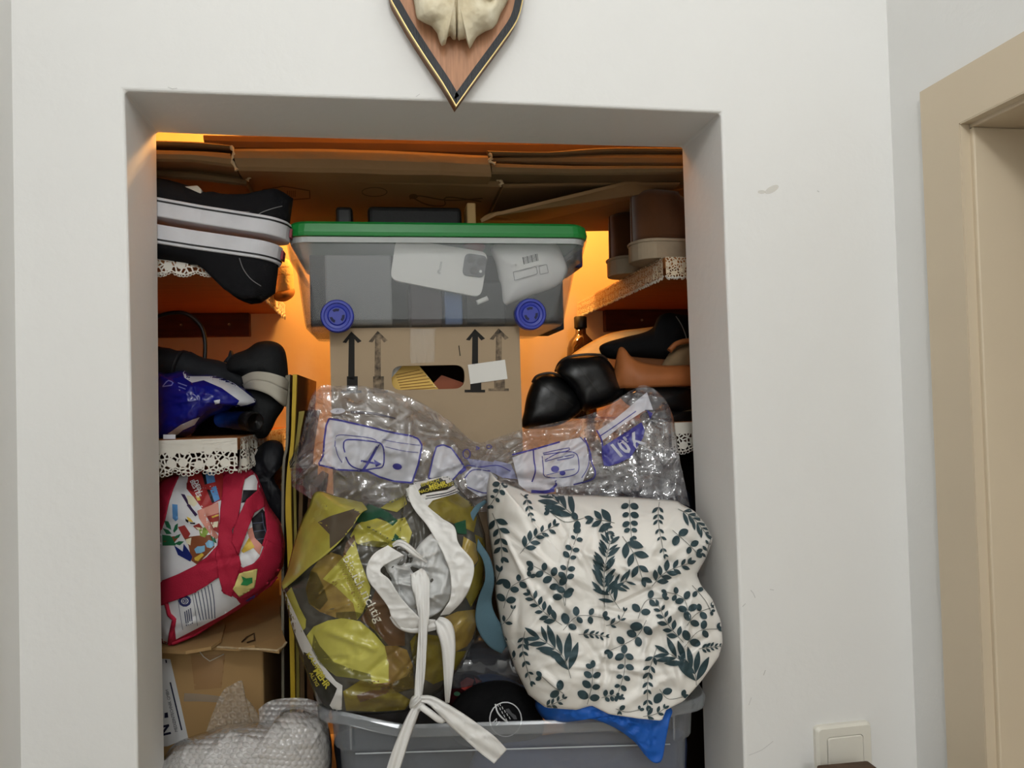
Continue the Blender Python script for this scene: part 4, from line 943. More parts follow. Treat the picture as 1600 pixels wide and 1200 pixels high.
patch('front_side', [(962, 588, 968, 606, 0.275, 0.262), (970, 545, 978, 606, 0.275, 0.25), (984, 558, 990, 606, 0.262, 0.245), (1000, 568, 1004, 605, 0.255, 0.24), (1040, 574, 1040, 603, 0.25, 0.24), (1090, 572, 1090, 602, 0.25, 0.24)], tan, mo, solid=0.004, nv=8, bulge=0.008)
blob('sock_lining', [(1032, 578), (1040, 560), (1054, 545), (1090, 534), (1092, 580), (1050, 582)], (1064, 564), 0.285, 0.262, 0.31, mat('grey beige lining', c(134, 112, 84), 0.9, 0.1), mo, nr=10, na=50)
tube('collar_roll', [P(x, y, 0.262) for x, y in catmull([(1046, 548), (1056, 538), (1072, 533), (1090, 533)], 4)], 0.005, tan, mo, 8)
fb = blob('ballet_flat', [(966, 612), (984, 600), (1000, 594), (1030, 596), (1060, 600), (1092, 604), (1092, 650), (1050, 652), (1010, 642), (980, 632)], (1040, 624), 0.30, 0.232, 0.40, mat('black satin fabric', c(13, 13, 14), 0.5, 0.35), nr=16, na=80, mkw=dict(label='black flat shoe with pale piping under the tan moccasin', cat='shoe'))
lay('piping', [stroke_geo([(985, 600), (1000, 597), (1030, 600), (1060, 604), (1084, 607)], 1.8)], fb, mat('pale piping', c(140, 122, 96), 0.7), fb)
f2_ = blob('ballet_flat', [(1000, 650), (1020, 640), (1060, 638), (1094, 638), (1094, 668), (1040, 668), (1010, 662)], (1050, 653), 0.29, 0.235, 0.38, MATS['black satin fabric'], nr=12, na=60, mkw=dict(label='black flat shoe resting directly on the lower right lace shelf', cat='shoe'))
lay('piping', [stroke_geo([(1010, 647), (1030, 643), (1060, 642), (1088, 641)], 1.6)], f2_, MATS['pale piping'], f2_)

sx0, sx1 = 0.36, XC1-0.03
sc_ = thing('blocker', 'dark brown suitcase added to hold back closet light below the lower right shelf', 'blocker', ((sx0+sx1)/2, 0.46, Z_FLOOR))  # invented, mostly hidden; keeps the orange closet glow off the bin's right side
dkb = mat('dark brown vinyl', c(44, 33, 27), 0.6, 0.3, bump=0.2, bscale=120)
box('shell', sx0, sx1, 0.36, 0.66, Z_FLOOR, 1.50, dkb, sc_, bevel=0.025, seg=4)
tube('carry_handle', [((sx0+sx1)/2-0.08, 0.51, 1.498), ((sx0+sx1)/2-0.07, 0.51, 1.515), ((sx0+sx1)/2+0.07, 0.51, 1.515), ((sx0+sx1)/2+0.08, 0.51, 1.498)], 0.007, dkb, sc_, 8)
box('seam_band', sx0-0.002, sx1+0.002, 0.50, 0.515, Z_FLOOR+0.004, 1.502, mat('tan piping vinyl', c(84, 58, 38), 0.6), sc_, bevel=0.002)

# ================================================================== CLEAR BIN
binm = clear_mat('clear polypropylene', 0.28, c(176, 182, 190), 0.15, 0.9)
YAWB = math.radians(9.3); ex = np.array([math.cos(YAWB), -math.sin(YAWB), 0]); ey = np.array([math.sin(YAWB), math.cos(YAWB), 0])
OB = P(508, 1122, 0.118); OB[2] = 0
WB = float(np.linalg.norm((P(1094, 1108, 0.118-0.094)-OB)[:2])); DB = 0.245
zrim = float(P(508, 1120, 0.118)[2])
def bl_(x0, x1, y0, y1, r, z):
    q = rloop(x0, x1, y0, y1, r, 0)
    a = [q[0]]
    for p, p2 in zip(q, np.vstack([q[1:], q[:1]])):   # extra points along the long front edge
        k = 12 if abs(p2[0]-p[0]) > 0.2 else 1
        a += [p+(p2-p)*(j+1)/k for j in range(k)]
    q = np.array(a[:-1]); dip = 0.020*np.clip(np.minimum(q[:, 0]-0.03, WB-0.03-q[:, 0])/0.07, 0, 1)*(q[:, 1] < 0.05)*(z > zrim-0.02)
    return np.array([OB+ex*p[0]+ey*p[1]+np.array([0, 0, z-d_]) for p, d_ in zip(q, dip)])
bn = thing('clear_bin', 'large clear plastic bin under the printed bags filled with clothes', 'bin', OB+ex*WB/2+ey*DB/2+np.array([0, 0, Z_FLOOR]))
zled = float(P(508, 1180, 0.118)[2])
L = [bl_(0.03, WB-0.03, 0.03, DB-0.03, 0.03, Z_FLOOR+0.001), bl_(0.018, WB-0.018, 0.018, DB-0.018, 0.04, Z_FLOOR+0.012), bl_(0.009, WB-0.009, 0.009, DB-0.009, 0.04, zled-0.002), bl_(0.003, WB-0.003, 0.003, DB-0.003, 0.04, zled+0.002), bl_(0, WB, 0, DB, 0.04, zrim)]
loft('bin_body', L, binm, bn, (True, False), solid=0.0022)
L = [bl_(-0.004, WB+0.004, -0.004, DB+0.004, 0.04, zrim-0.010), bl_(-0.016, WB+0.016, -0.006, DB+0.006, 0.04, zrim-0.008), bl_(-0.018, WB+0.018, -0.007, DB+0.007, 0.04, zrim+0.004), bl_(-0.014, WB+0.014, -0.004, DB+0.004, 0.04, zrim+0.008), bl_(0.0, WB, 0.0, DB, 0.04, zrim+0.006)]
loft('rim', L, clear_mat('clear rim plastic', 0.34, c(190, 195, 200), 0.15, 1.0), bn, (False, False), solid=0.0016)
for sx in (0.035, WB-0.035):
    p0 = OB+ex*sx-ey*0.002; tube('rib', [p0+np.array([0, 0, zrim-0.002]), p0+np.array([0, 0, zrim-0.045])], [0.0025, 0.0012], MATS['clear rim plastic'], bn, 6)
p0 = [OB+ex*(0.04+(WB-0.08)*k/12)+ey*0.0015+np.array([0, 0, zled]) for k in range(13)]
tube('ledge', p0, 0.0011, mat('milky ledge plastic', c(180, 184, 188), 0.4), bn, 6)
# clothes filling it
def cloth(name, outline, cen, Ye, Yf, Yb, m, label, amp=0.010, sc=0.02, seed=1, nr=26, na=90, cat='cloth', **k):
    return blob(name, outline, cen, Ye, Yf, Yb, m, nr=nr, na=na, disp=lambda x, y: amp*ridged(x*sc, y*sc, seed)+amp*0.3*fbm(x*sc*4, y*sc*4, seed), mkw=dict(label=label, cat=cat), **k)
cloth('folded_garment', [(530, 1145), (620, 1136), (720, 1150), (740, 1200), (738, 1290), (540, 1290), (526, 1200)], (630, 1210), 0.22, 0.150, 0.31, mat('dark navy cotton', c(44, 48, 60), 0.9, 0.15), 'dark navy garment behind the left half of the clear bin wall')
cloth('folded_garment', [(748, 1165), (840, 1150), (930, 1140), (1000, 1150), (1066, 1140), (1072, 1200), (1060, 1285), (756, 1285)], (910, 1210), 0.16, 0.110, 0.22, mat('slate blue cotton', c(62, 78, 120), 0.9, 0.15), 'slate blue garment behind the right half of the clear bin wall', seed=5)
cap_ = blob('baseball_cap', [(700, 1122), (708, 1098), (728, 1078), (756, 1066), (790, 1063), (815, 1072), (834, 1092), (844, 1112), (850, 1140), (830, 1165), (770, 1172), (715, 1160)], (782, 1118), 0.17, 0.112, 0.21, mat('black brushed cotton', c(19, 19, 20), 0.95, 0.12, bump=0.15, bscale=300), nr=26, na=90, q=0.5,
    mkw=dict(label='black cap with round white emblem lying in the clear bin', cat='cap'))
wht = mat('white embroidery', c(214, 214, 214), 0.7)
em = [stroke_geo(ell(790, 1124, 25, 27), 1.7, 1, True), stroke_geo([(774, 1100), (777, 1112), (784, 1121), (794, 1129)], 2.4)]
for k in range(5):
    em += [stroke_geo([(777.5+k*3.2, 1100+k*5.6), (778.8+k*3.4, 1104+k*5.6)], 1.2, 1), stroke_geo([(780.8+k*3.6, 1099+k*5.2), (782.2+k*3.8, 1103+k*5.2)], 1.2, 1)]
lay('emblem', em+[text_geo('M', 769, 1128, 13, 0.75)], cap_, wht, cap_)
lay('emblem_figure', [poly_geo([(790, 1108), (795, 1107), (800, 1114), (806, 1118), (808, 1124), (803, 1124), (797, 1117), (791, 1112)], 4)], cap_, mat('grey embroidery', c(84, 84, 86), 0.8), cap_)
flor = mat('dark floral cotton', c(70, 20, 28), 0.9, 0.1, var=0.3, vscale=60)
fc = cloth('floral_cloth', [(694, 1090), (706, 1062), (724, 1052), (744, 1056), (756, 1064), (744, 1080), (724, 1100), (704, 1118)], (724, 1080), 0.24, 0.205, 0.27, flor, 'dark red floral cloth beside the black cap in the bin', amp=0.006, sc=0.05, nr=16, na=60)
lay('printed_rose', [poly_geo([(719, 1066), (730, 1058), (741, 1062), (738, 1072), (728, 1080), (721, 1076)], 4), poly_geo([(741, 1058), (752, 1065), (744, 1068)], 4)], fc, mat('coral rose print', c(206, 78, 70), 0.9), fc)
lay('printed_leaf', [poly_geo(ell(714, 1084, 5, 3.5), 3), poly_geo(ell(722, 1090, 4, 3), 3)], fc, mat('green leaf print', c(84, 128, 100), 0.9), fc, off=0.0012)
bluec = mat('royal blue nylon', c(22, 88, 176), 0.55, 0.35)
cloth('blue_cloth', [(744, 1062), (758, 1053), (778, 1054), (800, 1062), (830, 1080), (850, 1112), (820, 1130), (770, 1110)], (790, 1085), 0.245, 0.215, 0.29, bluec, 'royal blue fabric peeking out behind the black cap', amp=0.004, nr=12, na=50)
drape = cloth('blue_bag', [(836, 1098, 0.10), (870, 1092, 0.08), (940, 1090, 0.05), (1000, 1096, 0.04), (1048, 1106, 0.03), (1046, 1126, 0.02), (1040, 1158, 0.018), (1034, 1188, 0.018), (1022, 1192, 0.02), (1008, 1180, 0.022), (992, 1160, 0.026), (962, 1138, 0.03), (926, 1124, 0.036), (900, 1126, 0.06), (872, 1130, 0.09), (850, 1124, 0.10)], (975, 1116), 0.045, 0.026, 0.06, bluec,
    'royal blue nylon bag hanging over the bin rim under the leaf bag', amp=0.012, sc=0.035, seed=3, nr=26, na=100, cat='bag', fade=3)
patch('plastic_sleeve', [(690, 1015, 700, 1075, 0.215, 0.20), (718, 1000, 716, 1075, 0.21, 0.19), (745, 994, 748, 1070, 0.21, 0.185), (770, 992, 784, 1076, 0.20, 0.17), (790, 995, 822, 1095, 0.19, 0.16)], clear_mat('grey clear film', 0.34, c(120, 124, 132), 0.08, 1.6), nv=20, bulge=0.012, disp=lambda x, y: 0.005*ridged(x*0.03, y*0.02, 6), solid=0.001, label='grey transparent sleeve between the lemon bag and the leaf bag', cat='sleeve')

# ================================================================== CLEAR PRINTED WRAP
film = clear_mat('crinkled clear film', 0.16, c(176, 176, 188), 0.055, 3.2, crinkle=0.20, cscale=18)
wcols = [(452, 722, 456, 760, .235, .225), (470, 682, 480, 776, .225, .215), (492, 610, 508, 792, .215, .200), (530, 603, 535, 798, .212, .195), (575, 604, 575, 800, .21, .19), (640, 620, 640, 800, .21, .19), (700, 655, 700, 800, .21, .19), (742, 690, 742, 800, .21, .19), (775, 684, 782, 800, .208, .188), (815, 671, 820, 800, .205, .185), (865, 661, 862, 800, .20, .18), (930, 644, 920, 800, .19, .175), (985, 611, 975, 798, .18, .165), (1008, 602, 1010, 795, .175, .155), (1036, 620, 1045, 790, .17, .145), (1052, 652, 1066, 788, .165, .14), (1056, 690, 1078, 792, .165, .138)]
wfo = rfolds(77, 455, 600, 1075, 800, 130, 20, 110, 5.5, 0.007)
wd = lambda x, y: 0.016*ridged(x*0.016, y*0.016, 21, 4)+0.004*fbm(x*0.07, y*0.07, 4)+fold_h(x, y, wfo)
wr = thing('plastic_wrap', 'crinkled clear plastic wrap with blue printed pictures draped in front of the arrow carton', 'packaging', P(760, 800, 0.19))
wf = patch('film', wcols, film, wr, nu=14, nv=70, disp=wd, bulge=0.030)
patch('film', [(a+1, b+3, c_, d, e+0.012, f_+0.03) for a, b, c_, d, e, f_ in wcols], film, wr, nu=8, nv=30, disp=lambda x, y: 0.010*ridged(x*0.02+5, y*0.02, 31, 3), bulge=-0.01)
wpan = mat('white film print', c(206, 206, 214), 0.35, 0.4, trans=0.22); wpan2 = mat('pale blue film print', c(150, 154, 190), 0.35, 0.4, trans=0.35)
bink = mat('blue film print', c(62, 60, 140), 0.35, 0.4, trans=0.08)
z2 = lambda pts: [(440+x/4.444, 590+y/4.444) for x, y in pts]; z3 = lambda pts: [(760+x/4.706, 600+y/4.706) for x, y in pts]
pan1 = z2([(330, 285), (420, 300), (600, 340), (760, 380), (900, 405), (950, 425), (975, 470), (950, 600), (905, 730), (780, 720), (680, 690), (600, 650), (400, 640), (255, 605), (290, 540), (295, 440), (310, 330)])
pan2 = z2([(1075, 480), (1120, 465), (1180, 490), (1230, 560), (1270, 620), (1230, 660), (1180, 720), (1020, 700), (1050, 560)])
pan3 = z2([(1270, 670), (1330, 615), (1430, 640), (1500, 690), (1480, 800), (1380, 830), (1290, 770)])
pan4 = z3([(190, 540), (350, 480), (520, 430), (700, 390), (735, 440), (760, 600), (700, 740), (520, 760), (440, 800), (300, 790), (240, 740), (210, 620)])
band = z3([(820, 340), (930, 270), (1040, 180), (1130, 100), (1180, 60), (1225, 190), (1170, 190), (1000, 300), (850, 420)])
lay('white_panel', [poly_geo(p, 5) for p in (pan1, pan2, pan3, pan4, band)], wf, wpan, wr, off=0.0015)
bluep = z3([(855, 460), (1000, 370), (1140, 280), (1165, 340), (1150, 400), (1060, 540), (980, 580), (900, 605), (870, 600)])
lay('blue_panel', [poly_geo(bluep, 5)], wf, bink, wr, off=0.0020)
lay('pale_panel', [poly_geo(z2([(1285, 560), (1500, 590), (1560, 690), (1440, 640), (1320, 620)]), 5), poly_geo(z3([(60, 560), (180, 590), (230, 700), (120, 690), (20, 640)]), 5)], wf, wpan2, wr, off=0.0015)
SI = []
SI.append(stroke_geo(pan1, 2.8, 1, True)); SI.append(stroke_geo(pan2[:5]+pan2[6:], 2.4, 1, True))
SI += [stroke_geo(z2(p), w_) for p, w_ in (([(440, 520), (430, 470), (460, 430), (640, 445), (700, 470), (712, 560), (700, 620), (650, 630), (560, 640), (480, 610), (445, 550)], 2.2), ([(370, 480), (375, 420), (400, 398), (500, 405), (620, 420), (660, 440)], 1.2), ([(375, 480), (390, 540), (420, 590)], 1.2), ([(700, 430), (800, 450), (960, 470)], 0.9), ([(720, 480), (850, 510), (950, 520)], 0.9), ([(680, 450), (620, 560), (565, 645)], 4.0), ([(550, 578), (620, 590), (660, 598)], 3.0), ([(1265, 640), (1290, 610), (1380, 620), (1500, 610), (1590, 650)], 1.4), ([(1270, 700), (1330, 640), (1450, 650)], 1.6), ([(1290, 760), (1400, 800), (1500, 790)], 1.6))]
SI += [poly_geo(z2([(640, 568), (695, 600), (655, 622)]), 4), poly_geo(z2(ell(803, 618, 33, 22, 0.15)), 4), poly_geo(z2([(1225, 660), (1270, 615), (1285, 640), (1245, 672)]), 4)]
SI += [stroke_geo(z2(ell(1285, 530, 26, 34)), 1.6, 1, True), stroke_geo(z2(ell(1360, 490, 14, 12)), 2.0, 1, True), stroke_geo(z2(ell(1440, 480, 20, 14)), 1.4, 1, True)]
SI += [stroke_geo(z3(p), w_) for p, w_ in (([(190, 520), (350, 480), (540, 425)], 2.6), ([(345, 480), (350, 560), (360, 640), (335, 720)], 2.2), ([(720, 395), (760, 490), (775, 580), (800, 640), (780, 700), (640, 740)], 2.2), ([(690, 390), (750, 470), (750, 600), (700, 690)], 1.2), ([(410, 530), (420, 620), (430, 680), (540, 690), (660, 660), (680, 590), (640, 500), (420, 520)], 1.4), ([(415, 510), (500, 490), (610, 470), (600, 490), (520, 510), (430, 560)], 1.4), ([(430, 570), (520, 545), (640, 520), (630, 540), (520, 560)], 1.3), ([(810, 340), (850, 420), (855, 520), (870, 600)], 2.4), ([(840, 380), (930, 320), (1100, 200)], 1.6), ([(330, 790), (420, 795), (500, 780)], 5.0), ([(440, 670), (560, 640), (650, 625)], 1.0), ([(470, 780), (515, 740), (510, 710)], 3.5))]
SI += [poly_geo(z3(ell(505, 625, 30, 24)), 4), poly_geo(z3(ell(560, 655, 22, 18)), 4), poly_geo(z3([(1180, 190), (1222, 215), (1205, 262)]), 4)]
lay('line_drawing', SI, wf, bink, wr, off=0.0024)
lay('film_lettering', [text_geo("10'K", *z3([(965, 545)])[0], 33, -0.50, 0.8, 0.035, shear=-0.25), poly_geo(z2(ell(390, 232, 52, 20, -0.05)), 4)], wf, wpan, wr, off=0.0032)
gi = mat('grey film print', c(70, 68, 84), 0.5)
lay('small_print', [stroke_geo(z2([(480+k*0, 235+k*9), (640, 245+k*9), (790, 282+k*4)]), 1.2) for k in range(2)]+[text_geo('ZI', *z2([(376, 240)])[0], 5, 0.0)], wf, gi, wr, off=0.0036)
cloth('dark_bag', [(930, 786, .26), (960, 752, .25), (1000, 742, .25), (1050, 752, .24), (1088, 785, .24), (1096, 850, .24), (960, 860, .26)], (1010, 800), 0.25, 0.20, 0.32, mat('dark navy fabric', c(30, 34, 46), 0.85, 0.2), 'dark navy bag stuffed behind the top edge of the leaf bag', amp=0.006, nr=18, na=70, cat='bag')

# ================================================================== LEFT CARTON, RED TOTE, BUBBLE WRAP
YL0 = 0.275
lx0, lx1 = XC0+0.12, P(412, 1060, YL0)[0]; lz1 = P(330, 1008, YL0)[2]
lc = thing('cardboard_carton', 'battered taped brown carton with white address label under the red tote bag', 'carton', ((lx0+lx1)/2, YL0+0.15, Z_FLOOR))
kr2 = mat('yellowish kraft carton', c(172, 138, 92), 0.8, 0.2, var=0.08, vscale=7, bump=0.1, bscale=80)
bdy = box('carton_body', lx0, lx1, YL0, YL0+0.30, Z_FLOOR, lz1, kr2, lc, bevel=0.004, seg=2)
GEO[bdy.name] = (np.array(box_geo(lx0, lx1, YL0, YL0+0.30, Z_FLOOR, lz1)[0]), box_geo(lx0, lx1, YL0, YL0+0.30, Z_FLOOR, lz1)[1])
def flap_top(pts, z0, m, th=0.005):
    a = np.array([PZ(x, y, z0+dz) for x, y, dz in pts]); b = a.copy(); b[:, 2] -= th
    v, f = prism_geo(a, b); return mk('top_flap', v, f, m, lc)
flap_top([(236, 1014, 0.004), (290, 1017, 0.006), (330, 1010, 0.008), (346, 998, 0.009), (352, 975, 0.008), (352, 900, 0.006), (236, 900, 0.006)], lz1+0.004, kr2)
flap_top([(330, 1010, 0.0), (372, 1012, 0.001), (398, 1008, 0.002), (406, 1012, 0.001), (436, 1016, 0.0), (447, 1003, 0.001), (442, 990, 0.002), (438, 960, 0.003), (436, 905, 0.003), (330, 905, 0.003)], lz1+0.0055, kr2)
tube('torn_tear', [PZ(x, y, lz1+0.009) for x, y in ((378, 1003), (386, 995), (397, 990), (398, 1000), (386, 1004))], 0.0012, mat('dark tear line', c(86, 62, 38), 0.9), lc, 5)  # dark brown line along the tear in the flap
for pp in ([(236, 1017), (290, 1020), (330, 1013), (348, 1000)], [(340, 1013), (372, 1015), (420, 1017), (436, 1019), (447, 1006)]):
    tube('torn_edge', [PZ(x, y-2, lz1+0.005) for x, y in resample(pp, 12, False)], 0.0018, card_edge, lc, 6)
tape_b = mat('brown parcel tape', c(160, 124, 84), 0.25, 0.5)
lay('tape_strip', [poly_geo([(298, 1024), (352, 1022), (346, 1075), (304, 1078)], 10)], bdy, tape_b, lc, off=0.0008)
patch('clear_tape', [(288, 1083, 287, 1096, YL0-0.003, YL0-0.001), (310, 1084, 309, 1096, YL0-0.004, YL0-0.002), (330, 1086, 330, 1097, YL0-0.003, YL0-0.001), (350, 1089, 350, 1098, YL0-0.003, YL0-0.001)], clear_mat('shiny clear tape', 0.45, c(220, 214, 204), 0.05, 2.0), lc, nv=3)
tube('tape_edge', [P(x, y, YL0-0.004) for x, y in ((307, 1012), (318, 1026), (328, 1033), (340, 1027), (350, 1022))], 0.0008, mat('clear tape fold', c(210, 200, 180), 0.1, 0.6), lc, 6)
paper = mat('white label paper', c(206, 206, 206), 0.6)
lay('address_label', [poly_geo([(236, 1028), (266, 1030), (280, 1090), (294, 1153), (262, 1166), (236, 1168)], 10)], bdy, paper, lc, off=0.0010)
navy = mat('navy print', c(20, 22, 50), 0.6)
an = math.atan2(1070-1143, 262-279)
lay('label_print', [text_geo('MEDIZINTECHNIK GMBH', 278, 1143, 7.0, an, 0.86), stroke_geo([(266, 1066), (284, 1141)], 2.3, 1), text_geo('N', 267, 1148, 23, an, 1.0, 0.03), poly_geo([(257, 1114), (262, 1113), (263, 1121), (257, 1122)], 4), poly_geo([(258, 1031), (260.5, 1031), (261, 1036), (259, 1036)], 3)], bdy, navy, lc, off=0.0016)

t3 = lambda pts: [(230+x/3.332, 660+y/3.332) for x, y in pts]
red = mat('raspberry red nonwoven fabric', c(168, 32, 58), 0.75, 0.25, bump=0.25, bscale=500)
tw = mat('white laminated fabric', c(222, 222, 224), 0.45, 0.35)
tote_f = rfolds(11, 255, 740, 440, 1000, 26, 40, 120, 8, 0.004)
tot = thing('tote_bag', 'red and white shopping tote with printed city picture slumped on the left carton', 'bag', PZ(340, 990, lz1+0.012))
tb = blob('bag_body', [(238, 762), (256, 748), (285, 736), (320, 732), (350, 730), (385, 727), (402, 742), (420, 790), (438, 815), (446, 850), (443, 884), (430, 905), (402, 932), (372, 953), (330, 978), (285, 1002), (266, 1012), (250, 1004), (238, 960)], (345, 860), 0.275, 0.205, 0.36, red, tot, nr=40, na=140,
    disp=lambda x, y: fold_h(x, y, tote_f)+0.004*fbm(x*0.03, y*0.03, 7), q=0.5, smooth_outline=False)
def pr(nm, polys, col, off=0.0008, rough=0.5, step=5):
    m = mat('tote print '+nm, c(*col), rough); lay('print', [poly_geo(t3(p), step) for p in polys], tb, m, tot, off=off, kind='stuff')
lay('white_panel', [poly_geo(t3(q), 5) for q in ([(165, 275), (395, 255), (545, 235), (585, 330), (625, 480), (640, 600), (600, 720), (500, 770), (380, 800), (300, 860), (90, 940), (60, 800), (70, 560), (105, 430)], [(100, 935), (300, 850), (380, 805), (485, 945), (400, 1000), (150, 1130), (140, 1030)], [(30, 960), (92, 950), (138, 1030), (112, 1150), (70, 1170), (30, 1100)])], tb, tw, tot, off=0.0004)
pr('brick', [[(215, 265), (290, 255), (395, 255), (400, 400), (370, 410), (290, 455), (250, 400), (205, 345)]], (160, 44, 44))
pr('sky', [[(300, 255), (345, 252), (355, 310), (312, 320)], [(325, 345), (358, 330), (378, 400), (350, 415)], [(130, 425), (158, 428), (160, 505), (148, 515), (132, 500)]], (96, 150, 206), 0.0011)
pr('black', [[(282, 258), (300, 255), (312, 320), (300, 325)], [(310, 350), (325, 345), (350, 415), (338, 420)], [(198, 500), (214, 510), (214, 524), (200, 514)], [(222, 522), (250, 522), (248, 530), (224, 528)], [(500, 352), (580, 352), (575, 398), (490, 420)], [(545, 500), (600, 450), (625, 480), (622, 560), (600, 640), (560, 600), (548, 550)]], (26, 24, 30), 0.0012)
pr('darkred', [[(205, 315), (268, 298), (290, 345), (240, 362), (205, 345)]], (118, 16, 24), 0.0011)
pr('pink', [[(260, 460), (370, 415), (375, 480), (310, 500), (375, 600), (350, 610), (310, 560), (270, 500)], [(520, 560), (548, 545), (560, 600), (600, 640), (585, 690), (540, 640)]], (206, 140, 124), 0.0010)
pr('shop', [[(310, 490), (375, 470), (375, 580), (345, 560)], [(160, 545), (195, 535), (225, 580), (210, 605), (190, 600)], [(238, 540), (270, 525), (290, 550), (260, 560)]], (158, 58, 54), 0.0012)
pr('cream', [[(205, 380), (240, 385), (262, 420), (245, 440), (215, 425)], [(330, 520), (370, 515), (365, 545), (345, 550)], [(200, 610), (230, 600), (225, 640), (205, 630)], [(250, 545), (290, 550), (285, 580)]], (222, 214, 184), 0.0013)
pr('yellow', [[(252, 385), (270, 380), (278, 405), (262, 408)], [(335, 490), (372, 478), (372, 486), (340, 498)], [(205, 490), (225, 500), (240, 520), (215, 515)], [(245, 705), (262, 695), (285, 680), (296, 690), (280, 705), (265, 722), (248, 718)], [(490, 670), (530, 600), (560, 650), (500, 680)]], (214, 180, 70), 0.0013)
pr('purple', [[(175, 372), (195, 375), (240, 460), (225, 455)], [(205, 430), (220, 430), (262, 480), (250, 490)]], (58, 40, 76), 0.0012)
pr('green', [[(88, 512), (110, 515), (122, 540), (125, 560), (100, 545)], [(80, 550), (110, 560), (128, 580), (100, 582)], [(78, 585), (120, 590), (130, 600), (150, 640), (80, 642)], [(135, 565), (145, 535), (160, 525), (158, 555), (140, 575)], [(135, 605), (150, 590), (175, 580), (165, 600)], [(140, 632), (165, 618), (192, 620), (170, 640)], [(330, 590), (352, 600), (362, 630), (340, 620)]], (40, 110, 74), 0.0012)
pr('brown', [[(190, 600), (260, 590), (330, 585), (350, 630), (350, 650), (260, 740), (230, 720), (215, 640)], [(78, 600), (120, 595), (170, 590), (130, 640), (90, 640)]], (130, 74, 44), 0.0009)
pr('lime', [[(270, 560), (300, 545), (320, 570), (300, 600), (275, 590)]], (136, 160, 70), 0.0013)
pr('dkblue', [[(140, 640), (185, 672), (190, 632), (215, 665), (235, 700), (225, 725), (160, 690)], [(505, 900), (530, 860), (560, 870), (540, 900)], [(510, 930), (575, 890), (600, 880), (560, 930), (520, 945)]], (26, 40, 110), 0.0014)
pr('ltblue', [[(245, 660), (262, 645), (280, 645), (300, 640), (300, 670), (280, 680), (255, 682)], [(302, 630), (320, 612), (345, 620), (350, 640), (330, 655), (310, 650)]], (126, 176, 206), 0.0014)
lay('lettering', [text_geo('DEIN', *t3([(243, 305)])[0], 9.5, 1.20, 0.95, 0.02), text_geo('BESTES', *t3([(222, 304)])[0], 10, 1.15, 0.95, 0.02)], tb, tw, tot, off=0.0018)
txt = [stroke_geo(t3([(248+k*17, 890-k*10), (262+k*17, 960-k*8), (278+k*15, 1030-k*2)]), 1.5) for k in range(6)]
txt += [stroke_geo(t3([(195+k*10, 985-k*6), (205+k*10, 1060-k*4)]), 1.8) for k in range(4)]
txt += [stroke_geo(t3([(160, 920), (170, 990), (185, 1080)]), 0.8), stroke_geo(t3([(235, 895), (250, 980), (262, 1060)]), 0.8)]
lay('text_lines', txt, tb, mat('slate print', c(84, 90, 112), 0.6), tot, off=0.0014)
lay('seal', [stroke_geo(t3(ell(196, 930, 27, 24)), 4.0, 1, True), stroke_geo(t3(ell(196, 930, 14, 12)), 1.5, 1, True), poly_geo(t3(ell(196, 930, 6, 5)), 3)], tb, mat('navy seal print', c(50, 54, 104), 0.6), tot, off=0.0016)
lay('grid_print', [stroke_geo(t3(p), 1.0, 1) for p in ([(548, 525), (605, 520)], [(555, 568), (618, 560)], [(568, 610), (610, 604)], [(598, 470), (606, 540), (622, 580)])], tb, MATS['slate print'], tot, off=0.0018)
def rib(name, poly, off=0.006, m=red): return lay(name, [poly_geo(t3(poly), 5)], tb, m, tot, off=off, solid=0.002)
rib('side_trim', [(30, 330), (90, 295), (165, 275), (130, 350), (105, 430), (90, 500), (70, 560), (30, 560)], 0.004)
rib('top_trim', [(395, 255), (470, 235), (545, 228), (560, 262), (500, 300), (395, 330)], 0.003)
rib('side_gusset', [(580, 240), (625, 430), (690, 480), (725, 600), (722, 690), (700, 760), (640, 840), (600, 860), (590, 760), (620, 660), (600, 640), (625, 560), (612, 435), (575, 355)], 0.003)
rib('handle', [(400, 270), (525, 230), (500, 330), (490, 400), (470, 520), (440, 560), (450, 640), (480, 700), (490, 740), (470, 800), (440, 910), (395, 890), (370, 800), (358, 700), (365, 640), (375, 540), (380, 450), (392, 350)], 0.010)
rib('handle', [(575, 355), (612, 400), (612, 437), (560, 470), (530, 540), (490, 650), (478, 690), (440, 620), (448, 560), (480, 480), (520, 400)], 0.014)
rib('handle', [(50, 850), (85, 820), (160, 790), (250, 745), (310, 700), (365, 640), (375, 720), (380, 800), (310, 850), (240, 890), (150, 925), (80, 948), (50, 948)], 0.007)
rib('handle', [(395, 870), (440, 840), (480, 745), (500, 760), (560, 735), (590, 700), (625, 610), (720, 660), (690, 760), (640, 830), (575, 885), (510, 920), (460, 915)], 0.006)
rib('hang_tag', [(480, 790), (575, 765), (560, 860), (520, 885), (480, 910), (445, 870)], 0.010, mat('pale yellow tag', c(220, 206, 130), 0.6))
lay('tag_leaf', [poly_geo(t3([(490, 800), (515, 812), (548, 808), (548, 835), (520, 850), (486, 846), (500, 825)]), 3)], tb, mat('tag green', c(40, 128, 70), 0.6), tot, off=0.0135)
def rodp(pts, r): tube('piping', [Vector(q) for q in lay_pts(pts)], r, red, tot, 8)
def lay_pts(pts):
    tree = bvh(tb); out = []
    for x, y in resample(pts, 26, False):
        d = Vector(ray(np.array([x]), np.array([y]))[:, 0]).normalized(); h = tree.ray_cast(Vector(CAM), d)
        if h[0] is not None: out.append(h[0]-d*0.002)
    return out
rodp(t3([(130, 1150), (300, 1080), (480, 980), (600, 890), (690, 780)]), 0.0034)
rodp(t3([(100, 940), (115, 1000), (142, 1025), (125, 1100), (118, 1150)]), 0.0034)

